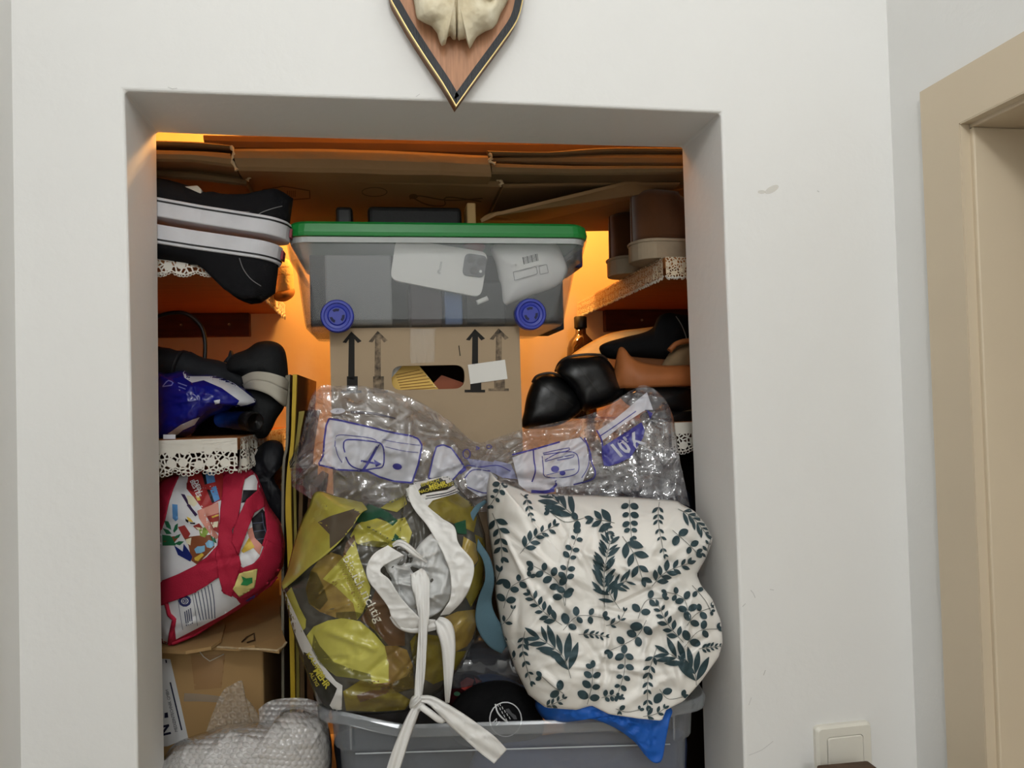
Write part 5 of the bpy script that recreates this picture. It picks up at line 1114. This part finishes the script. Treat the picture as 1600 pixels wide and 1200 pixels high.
# black bag and gold foil half hidden beside the tote
cloth('black_bag', [(372, 726), (395, 706), (420, 688), (441, 694), (442, 724), (428, 746), (446, 780), (446, 812), (430, 818), (400, 790)], (420, 750), 0.33, 0.30, 0.42, mat('black nylon', c(18, 19, 24), 0.6, 0.3), 'black nylon bag hanging between the lace shelf and the red tote', amp=0.008, sc=0.04, nr=16, na=60, cat='bag')
cloth('gold_foil_bag', [(426, 730), (436, 714), (448, 712), (452, 740), (450, 780), (436, 776)], (442, 746), 0.46, 0.44, 0.50, mat('crumpled gold foil', c(206, 160, 84), 0.25, 0.5, 0.6), 'crumpled gold foil gift bag glinting behind the black nylon bag', amp=0.012, sc=0.06, nr=12, na=40, cat='bag')

bub = clear_mat('bubble film', 0.52, c(242, 240, 238), 0.09, 3.4, crinkle=0.12, cscale=50)
def bubbles(x, y, p=10.0, a=0.0024):
    u = x/p; v_ = y/(p*0.88); r = np.floor(v_); uu = u+0.5*(r % 2); fx = uu-np.floor(uu)-0.5; fy = v_-r-0.5
    return a*np.sqrt(np.clip(1-(fx*fx+fy*fy)/0.21, 0, 1))
bf = rfolds(5, 240, 1080, 510, 1200, 40, 30, 110, 9, 0.004)
bw = thing('bubble_wrap', 'crumpled heap of clear bubble wrap in front of the left carton', 'bubble wrap', P(380, 1230, 0.15))
bd = lambda x, y: bubbles(x+6*fbm(x*0.02, y*0.02, 3), y+6*fbm(x*0.02, y*0.02, 8))+fold_h(x, y, bf)+0.007*ridged(x*0.014, y*0.018, 15)
bo1 = [(236, 1222), (252, 1190), (272, 1163), (300, 1150), (325, 1142), (352, 1132), (400, 1128), (432, 1128), (440, 1110), (462, 1104), (490, 1112), (510, 1128), (518, 1160), (518, 1200), (510, 1240), (480, 1290), (360, 1300), (250, 1280)]
blob('front_heap', bo1, (380, 1200), 0.17, 0.075, 0.25, bub, bw, nr=110, na=420, disp=bd, q=0.5)
blob('back_heap', [(a_, b_+4) for a_, b_ in bo1], (380, 1205), 0.19, 0.11, 0.25, mat('milky bubble film', c(236, 234, 232), 0.4, 0.4, trans=0.08), bw, nr=24, na=100, disp=lambda x, y: 0.010*ridged(x*0.02, y*0.02, 5))
patch('upright_corner', [(322, 1142, 316, 1180, .17, .16), (334, 1110, 330, 1180, .19, .16), (348, 1080, 350, 1175, .21, .16), (362, 1070, 372, 1170, .215, .16), (378, 1064, 395, 1170, .22, .16), (382, 1086, 410, 1168, .215, .16), (394, 1100, 430, 1160, .20, .16)], clear_mat('bubble film sheet', 0.42, c(206, 196, 180), 0.12, 1.4), bw, nu=14, nv=60, disp=lambda x, y: bubbles(x, y, 11, 0.0035)+0.004*fbm(x*0.05, y*0.05, 2))
patch('rear_fold', [(404, 1108, 408, 1150, .19, .15), (420, 1096, 424, 1150, .19, .15), (445, 1091, 446, 1140, .19, .15), (475, 1091, 472, 1140, .185, .15), (500, 1098, 500, 1140, .18, .15), (514, 1108, 512, 1150, .175, .15)], bub, bw, nu=12, nv=30, disp=lambda x, y: bubbles(x, y, 9, 0.003)+0.005*ridged(x*0.03, y*0.03, 2))

# ================================================================== LEAF-PATTERN BAG
t5 = lambda pts: [(740+x*0.3417, 730+y*0.3417) for x, y in pts]
cream = mat('off white laminated paper', c(238, 234, 227), 0.5, 0.35, var=0.03, vscale=8)
ol5 = [(75, 20, .15), (60, 90, .15), (62, 250, .15), (90, 450, .14), (100, 600, .13), (130, 750, .12), (190, 920, .10), (250, 1040, .08), (330, 1100, .05), (470, 1110, .03), (540, 1090, .025), (620, 1130, .015), (760, 1150, .010), (860, 1160, .008), (880, 1110, .010), (960, 1070, .012), (1040, 980, .015), (1120, 870, .020), (1140, 800, .022), (1130, 700, .025), (1090, 600, .03), (1040, 540, .04), (1020, 490, .05), (1060, 420, .06), (1095, 330, .065), (1060, 260, .075), (1010, 200, .09), (945, 165, .11), (930, 153, .12), (700, 135, .14), (450, 126, .145), (260, 118, .15), (190, 90, .15), (110, 60, .15)]
o5 = [(740+x*0.3417, 730+y*0.3417, Y) for x, y, Y in ol5]
lfold = [(945, 775, 947, 1105, 5, -0.006), (770, 885, 950, 905, 16, 0.004), (950, 880, 1095, 905, 18, 0.010), (1000, 860, 1090, 900, 12, -0.006), (790, 985, 930, 990, 14, 0.005), (960, 960, 1120, 1000, 14, 0.005), (820, 1040, 900, 1090, 12, 0.007), (935, 1060, 930, 1100, 8, 0.008), (1040, 1060, 960, 1112, 12, 0.007), (820, 775, 880, 850, 12, 0.006), (1060, 790, 1010, 880, 10, 0.006), (1090, 930, 1030, 980, 10, 0.006), (780, 800, 900, 790, 20, 0.006)]+rfolds(19, 770, 770, 1120, 1110, 75, 40, 180, 8, 0.0065)
lb = thing('leaf_print_bag', 'off white carrier bag printed with dark green leaf sprigs standing in the clear bin', 'bag', P(945, 1120, 0.08))
lbb = blob('bag_body', o5, (945, 945), 0.08, 0.012, 0.14, cream, lb, nr=60, na=240, disp=lambda x, y: fold_h(x, y, lfold)+0.011*ridged(x*0.011, y*0.011, 3, 3)+0.0015*fbm(x*0.05, y*0.05, 6), q=0.55, pw=2.6, smooth_outline=False, fade=4)
leafm = mat('dark green leaf print', c(52, 72, 78), 0.55, 0.3); stemm = mat('thin stem print', c(96, 98, 92), 0.6)
LG, ST = [], []
def leafp(x, y, ang, L, W, kind):
    out = []
    for k in range(14):
        t = k/13.0; s = (math.sin(math.pi*t)**(0.55 if kind == 'r' else 0.9)); out.append((t*L, s*W/2))
    pts = out+[(a, -b) for a, b in out[::-1][1:-1]]; ca_, sa_ = math.cos(ang), math.sin(ang)
    return [(x+a*ca_-b*sa_, y+a*sa_+b*ca_) for a, b in pts]
def sprig(path, n, L, kind, seed=0, bend=None):
    r = random.Random(seed+n); p = catmull(path if len(path) > 2 else [path[0], ((path[0][0]+path[1][0])/2+r.uniform(-8, 8), (path[0][1]+path[1][1])/2+r.uniform(-6, 6)), path[1]], 10)
    ST.append(stroke_geo(t5(p), 0.8, 1))
    W = {'r': 0.70, 'p': 0.46, 's': 0.42, 'w': 0.26, 'f': 0.24}[kind]; spread = {'r': 1.15, 'p': 0.8, 's': 0.7, 'w': 0.55, 'f': 0.75}[kind]
    n = max(2, int(n*0.75+0.5)) if kind == 'r' else n
    for i in range(n):
        t = 0.24+0.74*i/max(1, n-1) if n > 1 else 0.6; q = p[min(len(p)-2, int(t*(len(p)-1)))]; q2 = p[min(len(p)-1, int(t*(len(p)-1))+1)]; a0 = math.atan2(q2[1]-q[1], q2[0]-q[0])
        for sd in (-1, 1):
            if i == n-1 and sd == 1 and kind not in 'f': a = a0
            else: a = a0+sd*(spread+r.uniform(-0.15, 0.15))
            l = L*(0.84 if kind == 'r' else 1.0)*(1.0-0.45*t)*r.uniform(0.85, 1.15)*(1.25 if kind in 'wf' else 1.0)
            LG.append(fill2d(t5(leafp(q[0]+math.cos(a)*3, q[1]+math.sin(a)*3, a, l, l*W, kind)), 3.2))
for i, (path, n, L_, kd) in enumerate([
    ([(125, 55), (115, 110), (75, 175)], 5, 42, 'r'), ([(240, 130), (250, 180), (265, 235)], 4, 36, 's'), ([(480, 240), (410, 180), (330, 110)], 5, 100, 'w'), ([(505, 232), (420, 250), (345, 200)], 3, 60, 'r'),
    ([(85, 210), (120, 300), (130, 415)], 5, 62, 'p'), ([(212, 395), (280, 320), (372, 268)], 6, 58, 'p'), ([(420, 630), (430, 450), (480, 295)], 9, 54, 'r'), ([(645, 255), (600, 245), (548, 235)], 3, 72, 'p'), ([(590, 255), (610, 285), (625, 310)], 3, 40, 's'),
    ([(712, 140), (715, 230), (722, 322)], 6, 54, 'r'), ([(850, 150), (845, 250), (872, 405)], 7, 40, 's'), ([(600, 640), (598, 480), (625, 335)], 12, 76, 'f'), ([(668, 648), (620, 560), (700, 520)], 6, 78, 'f'), ([(680, 315), (735, 400), (772, 510)], 4, 84, 'p'),
    ([(815, 545), (880, 480), (985, 440)], 6, 66, 'p'), ([(138, 645), (170, 550), (262, 502)], 5, 66, 'r'), ([(418, 635), (380, 520), (268, 448)], 6, 68, 'r'), ([(405, 722), (320, 660), (258, 578)], 6, 60, 'p'), ([(410, 745), (480, 680), (600, 690)], 5, 64, 'r'),
    ([(752, 692), (790, 610), (870, 600)], 4, 62, 'r'), ([(985, 685), (960, 600), (880, 570)], 5, 62, 'r'), ([(975, 725), (1020, 670), (1095, 640)], 4, 60, 'r'), ([(960, 802), (890, 720), (845, 628)], 6, 56, 'p'), ([(965, 822), (1030, 750), (1120, 740)], 4, 70, 'r'),
    ([(790, 700), (740, 780), (620, 840)], 5, 72, 'r'), ([(690, 820), (690, 930), (655, 1050)], 7, 56, 'r'), ([(480, 765), (540, 765), (605, 775)], 5, 36, 's'), ([(605, 725), (660, 710), (692, 660)], 3, 38, 's'), ([(445, 965), (405, 860), (300, 780)], 6, 118, 'w'), ([(1020, 1010), (1000, 920), (890, 850)], 6, 118, 'w'),
    ([(235, 750), (225, 840), (262, 985)], 6, 44, 's'), ([(838, 825), (800, 950), (795, 1095)], 7, 46, 's'), ([(410, 1035), (360, 1000), (310, 955)], 3, 70, 'r'), ([(520, 1085), (540, 1000), (545, 915)], 5, 68, 'r'), ([(850, 1015), (890, 1060), (960, 1050)], 3, 64, 'r'), ([(935, 190), (1000, 230), (1060, 300)], 6, 62, 'w'),
    ([(910, 288), (980, 350), (1020, 390)], 4, 62, 'r'), ([(1062, 430), (1070, 380), (1085, 325)], 4, 36, 'p'), ([(320, 1095), (360, 1085), (410, 1060)], 4, 40, 'p'), ([(130, 720), (160, 690), (182, 650)], 2, 40, 'p'), ([(650, 1105), (700, 1120), (760, 1110)], 3, 46, 'r'), ([(775, 1140), (830, 1130), (872, 1105)], 3, 46, 'p'), ([(585, 1055), (630, 1045), (675, 1055)], 5, 38, 'r'),
    ([(95, 545), (105, 520), (120, 480)], 2, 60, 'p'), ([(1030, 830), (1070, 825), (1125, 820)], 5, 34, 's'), ([(190, 880), (170, 860), (150, 800)], 2, 44, 'p'), ([(1000, 540), (1060, 610), (1085, 660)], 3, 46, 'r'), ([(215, 120), (225, 130), (235, 135)], 1, 30, 's')]):
    sprig(path, n, L_, kd, i*3)
lay('leaf_print', LG, lbb, leafm, lb, off=0.0014); lay('stem_print', ST, lbb, stemm, lb, off=0.0007)
# folded seam along the top and its teal carrying strap
teal = mat('teal grey webbing', c(82, 110, 122), 0.75, 0.25, bump=0.2, bscale=500)
t4 = lambda pts: [(430+x*0.3166, 740+y*0.3166) for x, y in pts]
tp = [(759, 783, .145, 4), (744, 796, .125, 8), (733, 822, .115, 9), (745, 849, .110, 10), (760, 874, .10, 11), (765, 905, .10, 14), (757, 940, .115, 22), (760, 970, .115, 34), (775, 995, .12, 36), (792, 1008, .13, 30)]
strap('carry_strap', tp, 20, teal, lb, n=8, solid=0.002, bow=0.004)

# ================================================================== LEMON-PRINT BAG
lem_base = mat('glossy printed film dark ground', c(80, 77, 70), 0.2, 0.5)
o4 = [(440, 917, .20), (449, 898, .20), (458, 860, .20), (471, 819, .20), (484, 794, .20), (495, 770, .20), (525, 778, .19), (563, 787, .18), (607, 784, .18), (633, 773, .18), (639, 756, .17), (671, 746, .17), (702, 742, .17), (718, 765, .165), (737, 784, .16), (747, 800, .16), (758, 835, .155), (761, 876, .15), (756, 917, .15), (744, 946, .15), (748, 974, .14), (740, 1003, .14), (724, 1034, .135), (705, 1060, .13), (690, 1079, .13), (671, 1091, .13), (633, 1112, .115), (588, 1116, .12), (540, 1116, .125), (520, 1110, .13), (497, 1101, .145), (467, 1018, .17), (451, 962, .19)]
lmf = [(455, 905, 530, 850, 9, 0.010), (500, 790, 560, 800, 8, 0.008), (560, 800, 620, 790, 8, 0.010), (535, 870, 600, 1000, 7, 0.010), (525, 870, 585, 1000, 10, -0.008), (480, 890, 560, 930, 14, 0.006), (590, 985, 650, 1060, 10, 0.006), (540, 1060, 640, 1075, 8, 0.009), (520, 1085, 640, 1095, 7, 0.008), (700, 1000, 735, 960, 8, 0.008), (690, 1000, 700, 1060, 7, 0.009), (735, 820, 745, 920, 7, 0.008), (660, 770, 735, 800, 8, 0.007), (640, 800, 560, 840, 8, 0.009), (570, 820, 620, 850, 7, 0.008)]+rfolds(23, 450, 760, 750, 1110, 80, 20, 90, 6, 0.006)
lg = thing('lemon_print_bag', 'glossy carrier bag printed with yellow lemons, its white handles knotted over the bin rim', 'bag', P(600, 1118, 0.13))
lm = blob('bag_body', o4, (605, 935), 0.16, 0.062, 0.19, lem_base, lg, nr=64, na=260, disp=lambda x, y: fold_h(x, y, lmf)+0.010*ridged(x*0.014, y*0.014, 41, 3)+0.0025*fbm(x*0.06, y*0.06, 6), q=0.5, smooth_outline=False, fade=5)
def lp_(nm, polys, m, off=0.0008): lay(nm, [poly_geo(t4(p), 5) for p in polys], lm, m, lg, off=off, kind='stuff')
lemA = mat('lemon yellow print', c(186, 180, 84), 0.2, 0.5, col2=c(160, 150, 62), vscale=14)
lemB = mat('ripe lemon print', c(194, 188, 92), 0.2, 0.5, col2=c(172, 164, 72), vscale=10)
lemC = mat('brown shaded lemon print', c(172, 150, 78), 0.2, 0.5, col2=c(116, 88, 46), vscale=12)
lemD = mat('olive lemon print', c(146, 134, 56), 0.2, 0.5, col2=c(102, 88, 34), vscale=18)
lp_('lemon_print', [[(90, 380), (105, 310), (130, 250), (170, 212), (240, 228), (268, 290), (265, 350), (200, 415), (120, 470), (70, 520), (58, 500)], [(205, 95), (300, 120), (420, 150), (400, 182), (320, 185), (240, 195), (200, 215), (175, 185)], [(400, 255), (470, 210), (560, 240), (640, 215), (675, 290), (660, 345), (560, 365), (480, 360), (410, 350), (370, 310)], [(560, 140), (640, 105), (650, 150), (600, 190), (520, 170)]], lemA)
lp_('lemon_print', [[(150, 570), (175, 480), (220, 420), (275, 388), (320, 402), (350, 420), (400, 470), (445, 540), (465, 600), (435, 680), (405, 722), (300, 712), (220, 682), (165, 640)]], lemC)
lp_('lemon_print', [[(345, 400), (392, 330), (420, 430), (470, 560), (465, 605), (430, 690), (405, 720), (385, 640), (300, 560), (235, 520), (300, 450)], [(155, 800), (190, 755), (260, 725), (340, 712), (420, 730), (490, 790), (540, 850), (560, 940), (560, 1030), (480, 1040), (400, 1012), (300, 1000), (220, 940), (180, 870)], [(45, 600), (80, 560), (120, 660), (152, 720), (150, 760), (125, 790), (75, 690)]], lemB, 0.0011)
lp_('lemon_print', [[(540, 850), (600, 850), (650, 870), (680, 950), (685, 1060), (600, 1080), (500, 1045), (470, 1030), (560, 1000)], [(810, 720), (900, 680), (990, 670), (1006, 760), (950, 850), (890, 880), (820, 790)], [(930, 310), (990, 345), (1002, 430), (960, 480), (915, 420)]], lemC, 0.0009)
lp_('lemon_print', [[(335, 1075), (420, 1020), (560, 1050), (672, 1120), (640, 1165), (500, 1175), (350, 1170)], [(665, 830), (700, 785), (800, 800), (890, 880), (985, 870), (900, 960), (850, 1010), (780, 1040), (710, 1000), (680, 920)], [(985, 300), (1030, 320), (1042, 420), (1022, 560), (965, 660), (938, 600), (960, 500), (1005, 430)], [(700, 100), (770, 80), (900, 100), (975, 150), (1000, 200), (980, 290), (920, 260), (840, 230), (760, 170)]], lemD)
lp_('leaf_print', [[(400, 205), (460, 148), (520, 172), (560, 190), (605, 232), (580, 258), (520, 215), (440, 238), (405, 240)], [(575, 335), (592, 295), (625, 325)], [(885, 245), (940, 228), (945, 300), (900, 295)]], mat('dark green print', c(26, 78, 52), 0.3, 0.5), 0.0013)
lp_('brown_print', [[(330, 420), (350, 340), (390, 300), (400, 350), (370, 380)], [(400, 1095), (470, 1070), (560, 1050), (580, 1075), (480, 1110), (420, 1130)], [(470, 640), (500, 560), (560, 640), (640, 780), (640, 850), (560, 850), (500, 780), (420, 720)]], mat('brown print ground', c(92, 66, 42), 0.28, 0.5), 0.0010)
filmw = mat('white carrier film', c(226, 224, 220), 0.4, 0.4)
lp_('white_border', [[(33, 545), (75, 640), (140, 780), (215, 920), (300, 1025), (332, 1045), (328, 1165), (290, 1172), (250, 1120), (190, 1000), (120, 850), (60, 690), (33, 590)]], filmw, 0.0014)
blk = mat('black label print', c(34, 32, 22), 0.4); ylt = mat('yellow label print', c(208, 196, 70), 0.5)
lp_('slogan_plate', [[(140, 880), (158, 888), (225, 985), (305, 1060), (292, 1095), (258, 1165), (230, 1130), (180, 1040), (142, 940)]], blk, 0.0020)
lay('slogan', [text_geo('KAUFEN', 478, 1022, 9.5, 0.98, 1.25, 0.02), text_geo('MEHR', 489, 1048, 14, 0.95, 0.95, 0.03), text_geo('ALTIG', 483, 1052, 8, 1.08, 1.1, 0.02)], lm, ylt, lg, off=0.0028)
lay('lettering', [text_geo('bin ich richtig', 535, 872, 20, 1.09, 1.05, 0.008)], lm, mat('white lettering', c(226, 222, 206), 0.4), lg, off=0.0016)
shade = mat('olive shading print', c(70, 66, 34), 0.2, 0.5, trans=0.5)
lp_('lemon_shading', [[(180, 870), (220, 940), (300, 1000), (400, 1012), (480, 1040), (470, 990), (380, 965), (290, 930), (220, 850), (190, 790)], [(150, 570), (175, 480), (205, 490), (240, 560), (260, 625), (220, 675), (165, 640)], [(300, 712), (400, 722), (430, 690), (390, 680), (300, 685)], [(600, 1080), (685, 1060), (680, 950), (650, 1000), (560, 1040)], [(700, 790), (720, 870), (740, 980), (710, 1000), (670, 900)], [(400, 350), (480, 362), (560, 366), (560, 340), (480, 330)]], shade, 0.0016)
ff = patch('folded_flap', [(440, 912, 443, 921, .190, .16), (449, 893, 462, 906, .185, .115), (458, 858, 484, 886, .180, .085), (470, 819, 508, 868, .178, .066), (483, 793, 530, 848, .175, .058), (495, 769, 550, 824, .172, .058), (530, 777, 564, 803, .160, .070), (567, 785, 574, 797, .150, .095)], lemA, lg, nu=10, nv=20, disp=lambda x, y: 0.004*ridged(x*0.03, y*0.03, 6), bulge=0.012, solid=0.0008)
lay('flap_print', [poly_geo(t4([(210, 240), (270, 210), (400, 170), (440, 190), (400, 260), (330, 320), (270, 370), (268, 300)]), 5)], ff, mat('brown grey print', c(88, 78, 64), 0.2, 0.5), lg, off=0.0012)
# label corner folded over at the top
tz = lambda pts: [(620+x*0.0875, 740+y*0.0875) for x, y in pts]
lay('label_corner', [poly_geo(tz([(230, 200), (290, 160), (520, 120), (780, 60), (880, 20), (960, 70), (1000, 120), (1110, 230), (1150, 290), (1050, 360), (800, 430), (640, 480), (540, 600), (570, 670), (400, 600), (200, 490), (160, 400), (200, 240)]), 4)], lm, filmw, lg, off=0.0018)
lay('label_plate', [poly_geo(tz([(420, 200), (520, 165), (790, 70), (830, 120), (870, 115), (900, 180), (1000, 125), (1050, 190), (900, 290), (640, 330), (450, 370), (420, 400), (370, 320), (430, 240)]), 4)], lm, blk, lg, off=0.0026)
lay('label_text', [text_geo('EINFACH', *tz([(440, 232)])[0], 7.2, -0.28, 1.0, 0.02), text_geo('MEHR', *tz([(580, 275)])[0], 9.2, -0.24, 1.15, 0.03), text_geo('NACHHALTIGKEIT', *tz([(400, 355)])[0], 6.8, -0.24, 1.0, 0.02)], lm, ylt, lg, off=0.0034)
lay('small_print', [stroke_geo(tz([(520+k*-10, 400+k*55), (700, 375+k*45), (900, 340+k*40), (1080-k*-20, 270+k*40)]), 1.3) for k in range(2)]+[stroke_geo(tz([(175+k*24, 440+k*12), (245+k*24, 335+k*32)]), 1.2, 1) for k in range(7)], lm, MATS['black print'], lg, off=0.0030)
# open mouth with white lining, cuffs and handles
tq = lambda pts: [(560+x*0.1375, 840+y*0.1375) for x, y in pts]
lining = [(575, 885), (590, 874), (620, 868), (645, 862), (660, 845), (680, 832), (698, 850), (708, 880), (708, 918), (702, 938), (685, 958), (660, 968), (640, 955), (615, 930), (592, 905)]
mfo = rfolds(3, 590, 850, 710, 960, 34, 25, 90, 7, 0.008)
liningm = mat('grey white lining film', c(206, 206, 204), 0.45, 0.4)
lnv = blob('lining', lining, (650, 908), 0.062, 0.048, 0.085, liningm, lg, nr=34, na=130, disp=lambda x, y: fold_h(x, y, mfo)+0.016*ridged(x*0.022, y*0.022, 9, 3)-0.010, q=0.4, fade=4)
patch('cuff', [(606, 852, 632, 868, .046, .046), (585, 865, 606, 880, .042, .046), (573, 885, 594, 892, .042, .040), (575, 906, 608, 906, .042, .032), (590, 926, 622, 928, .040, .030), (606, 948, 638, 948, .040, .028), (613, 966, 652, 962, .042, .028), (630, 985, 664, 976, .044, .030), (656, 989, 676, 970, .044, .036)], filmw, lg, nu=10, nv=14, disp=lambda x, y: 0.008*ridged(x*0.035, y*0.035, 2), solid=0.0008)
patch('cuff', [(634, 764, 648, 756, .088, .080), (640, 782, 664, 786, .082, .070), (650, 800, 688, 808, .072, .058), (668, 822, 710, 824, .062, .050), (688, 856, 717, 850, .052, .044), (700, 884, 740, 880, .044, .040), (705, 910, 735, 916, .040, .040), (703, 936, 722, 940, .040, .046), (688, 962, 702, 960, .046, .052)], filmw, lg, nu=10, nv=14, disp=lambda x, y: 0.009*ridged(x*0.03, y*0.03, 12)+0.002*fbm(x*0.1, y*0.1, 3), solid=0.0008)
strap('cuff', [tuple(a)+(y, w_) for a, y, w_ in zip(tq([(390, 90), (470, 60), (560, 110), (650, 190), (780, 280)]), (.046, .040, .036, .036, .045), (5, 10, 10, 9, 3))], 10, filmw, lg, n=8, nw=4, solid=0.0008, pleat=0.0014, bow=0.004)
strap('cuff', [tuple(a)+(y, w_) for a, y, w_ in zip(tq([(370, 890), (470, 960), (600, 1010), (760, 1000), (880, 990)]), (.050, .042, .038, .038, .042), (6, 18, 20, 20, 16))], 18, filmw, lg, n=8, nw=4, solid=0.0008, pleat=0.0014, bow=0.004, disp=lambda x, y: 0.003*ridged(x*0.04, y*0.04, 5))
strap('handle', [(650, 893, .036, 20), (656, 905, .030, 29), (659, 930, .024, 24), (662, 957, .022, 18), (661, 985, .022, 14), (659, 1020, .022, 14), (656, 1060, .022, 14), (653, 1092, .024, 12)], 16, filmw, lg, n=8, nw=6, solid=0.0008, pleat=0.0016, bow=0.007, disp=lambda x, y: 0.002*np.sin(x*0.9))
strap('handle', [(683, 968, .040, 12), (694, 980, .034, 26), (700, 1005, .032, 23), (701, 1035, .034, 18), (700, 1070, .040, 12), (699, 1098, .055, 6)], 18, filmw, lg, n=8, nw=5, solid=0.0008, pleat=0.0016, bow=0.006)
kn = blob('knot', [(640, 1098), (644, 1088), (655, 1086), (663, 1092), (664, 1104), (656, 1112), (646, 1112), (640, 1106)], (652, 1099), 0.030, 0.010, 0.045, filmw, lg, nr=14, na=48, disp=lambda x, y: 0.004*np.sin((x+y)*0.5))
strap('handle_end', [(652, 1103, .016, 12), (642, 1125, .014, 16), (632, 1150, .014, 18), (622, 1178, .014, 20), (610, 1215, .016, 20)], 18, filmw, lg, n=8, nw=5, solid=0.0008, pleat=0.0016, bow=0.006)
strap('handle_end', [(656, 1092, .018, 10), (672, 1094, .014, 14), (690, 1106, .010, 20), (715, 1126, .008, 28), (740, 1146, .008, 32), (762, 1164, .010, 34), (782, 1182, .014, 30)], 26, filmw, lg, n=8, nw=6, solid=0.0008, pleat=0.0016, bow=0.006, disp=lambda x, y: 0.006*ridged(x*0.05, y*0.05, 8))
tube('handle_loop', [P(x, y, Y) for x, y, Y in catmull([(658, 1104, .014), (672, 1114, .010), (686, 1124, .012), (694, 1122, .018), (684, 1106, .022), (668, 1094, .02)], 6)], 0.0042, filmw, lg, 8)
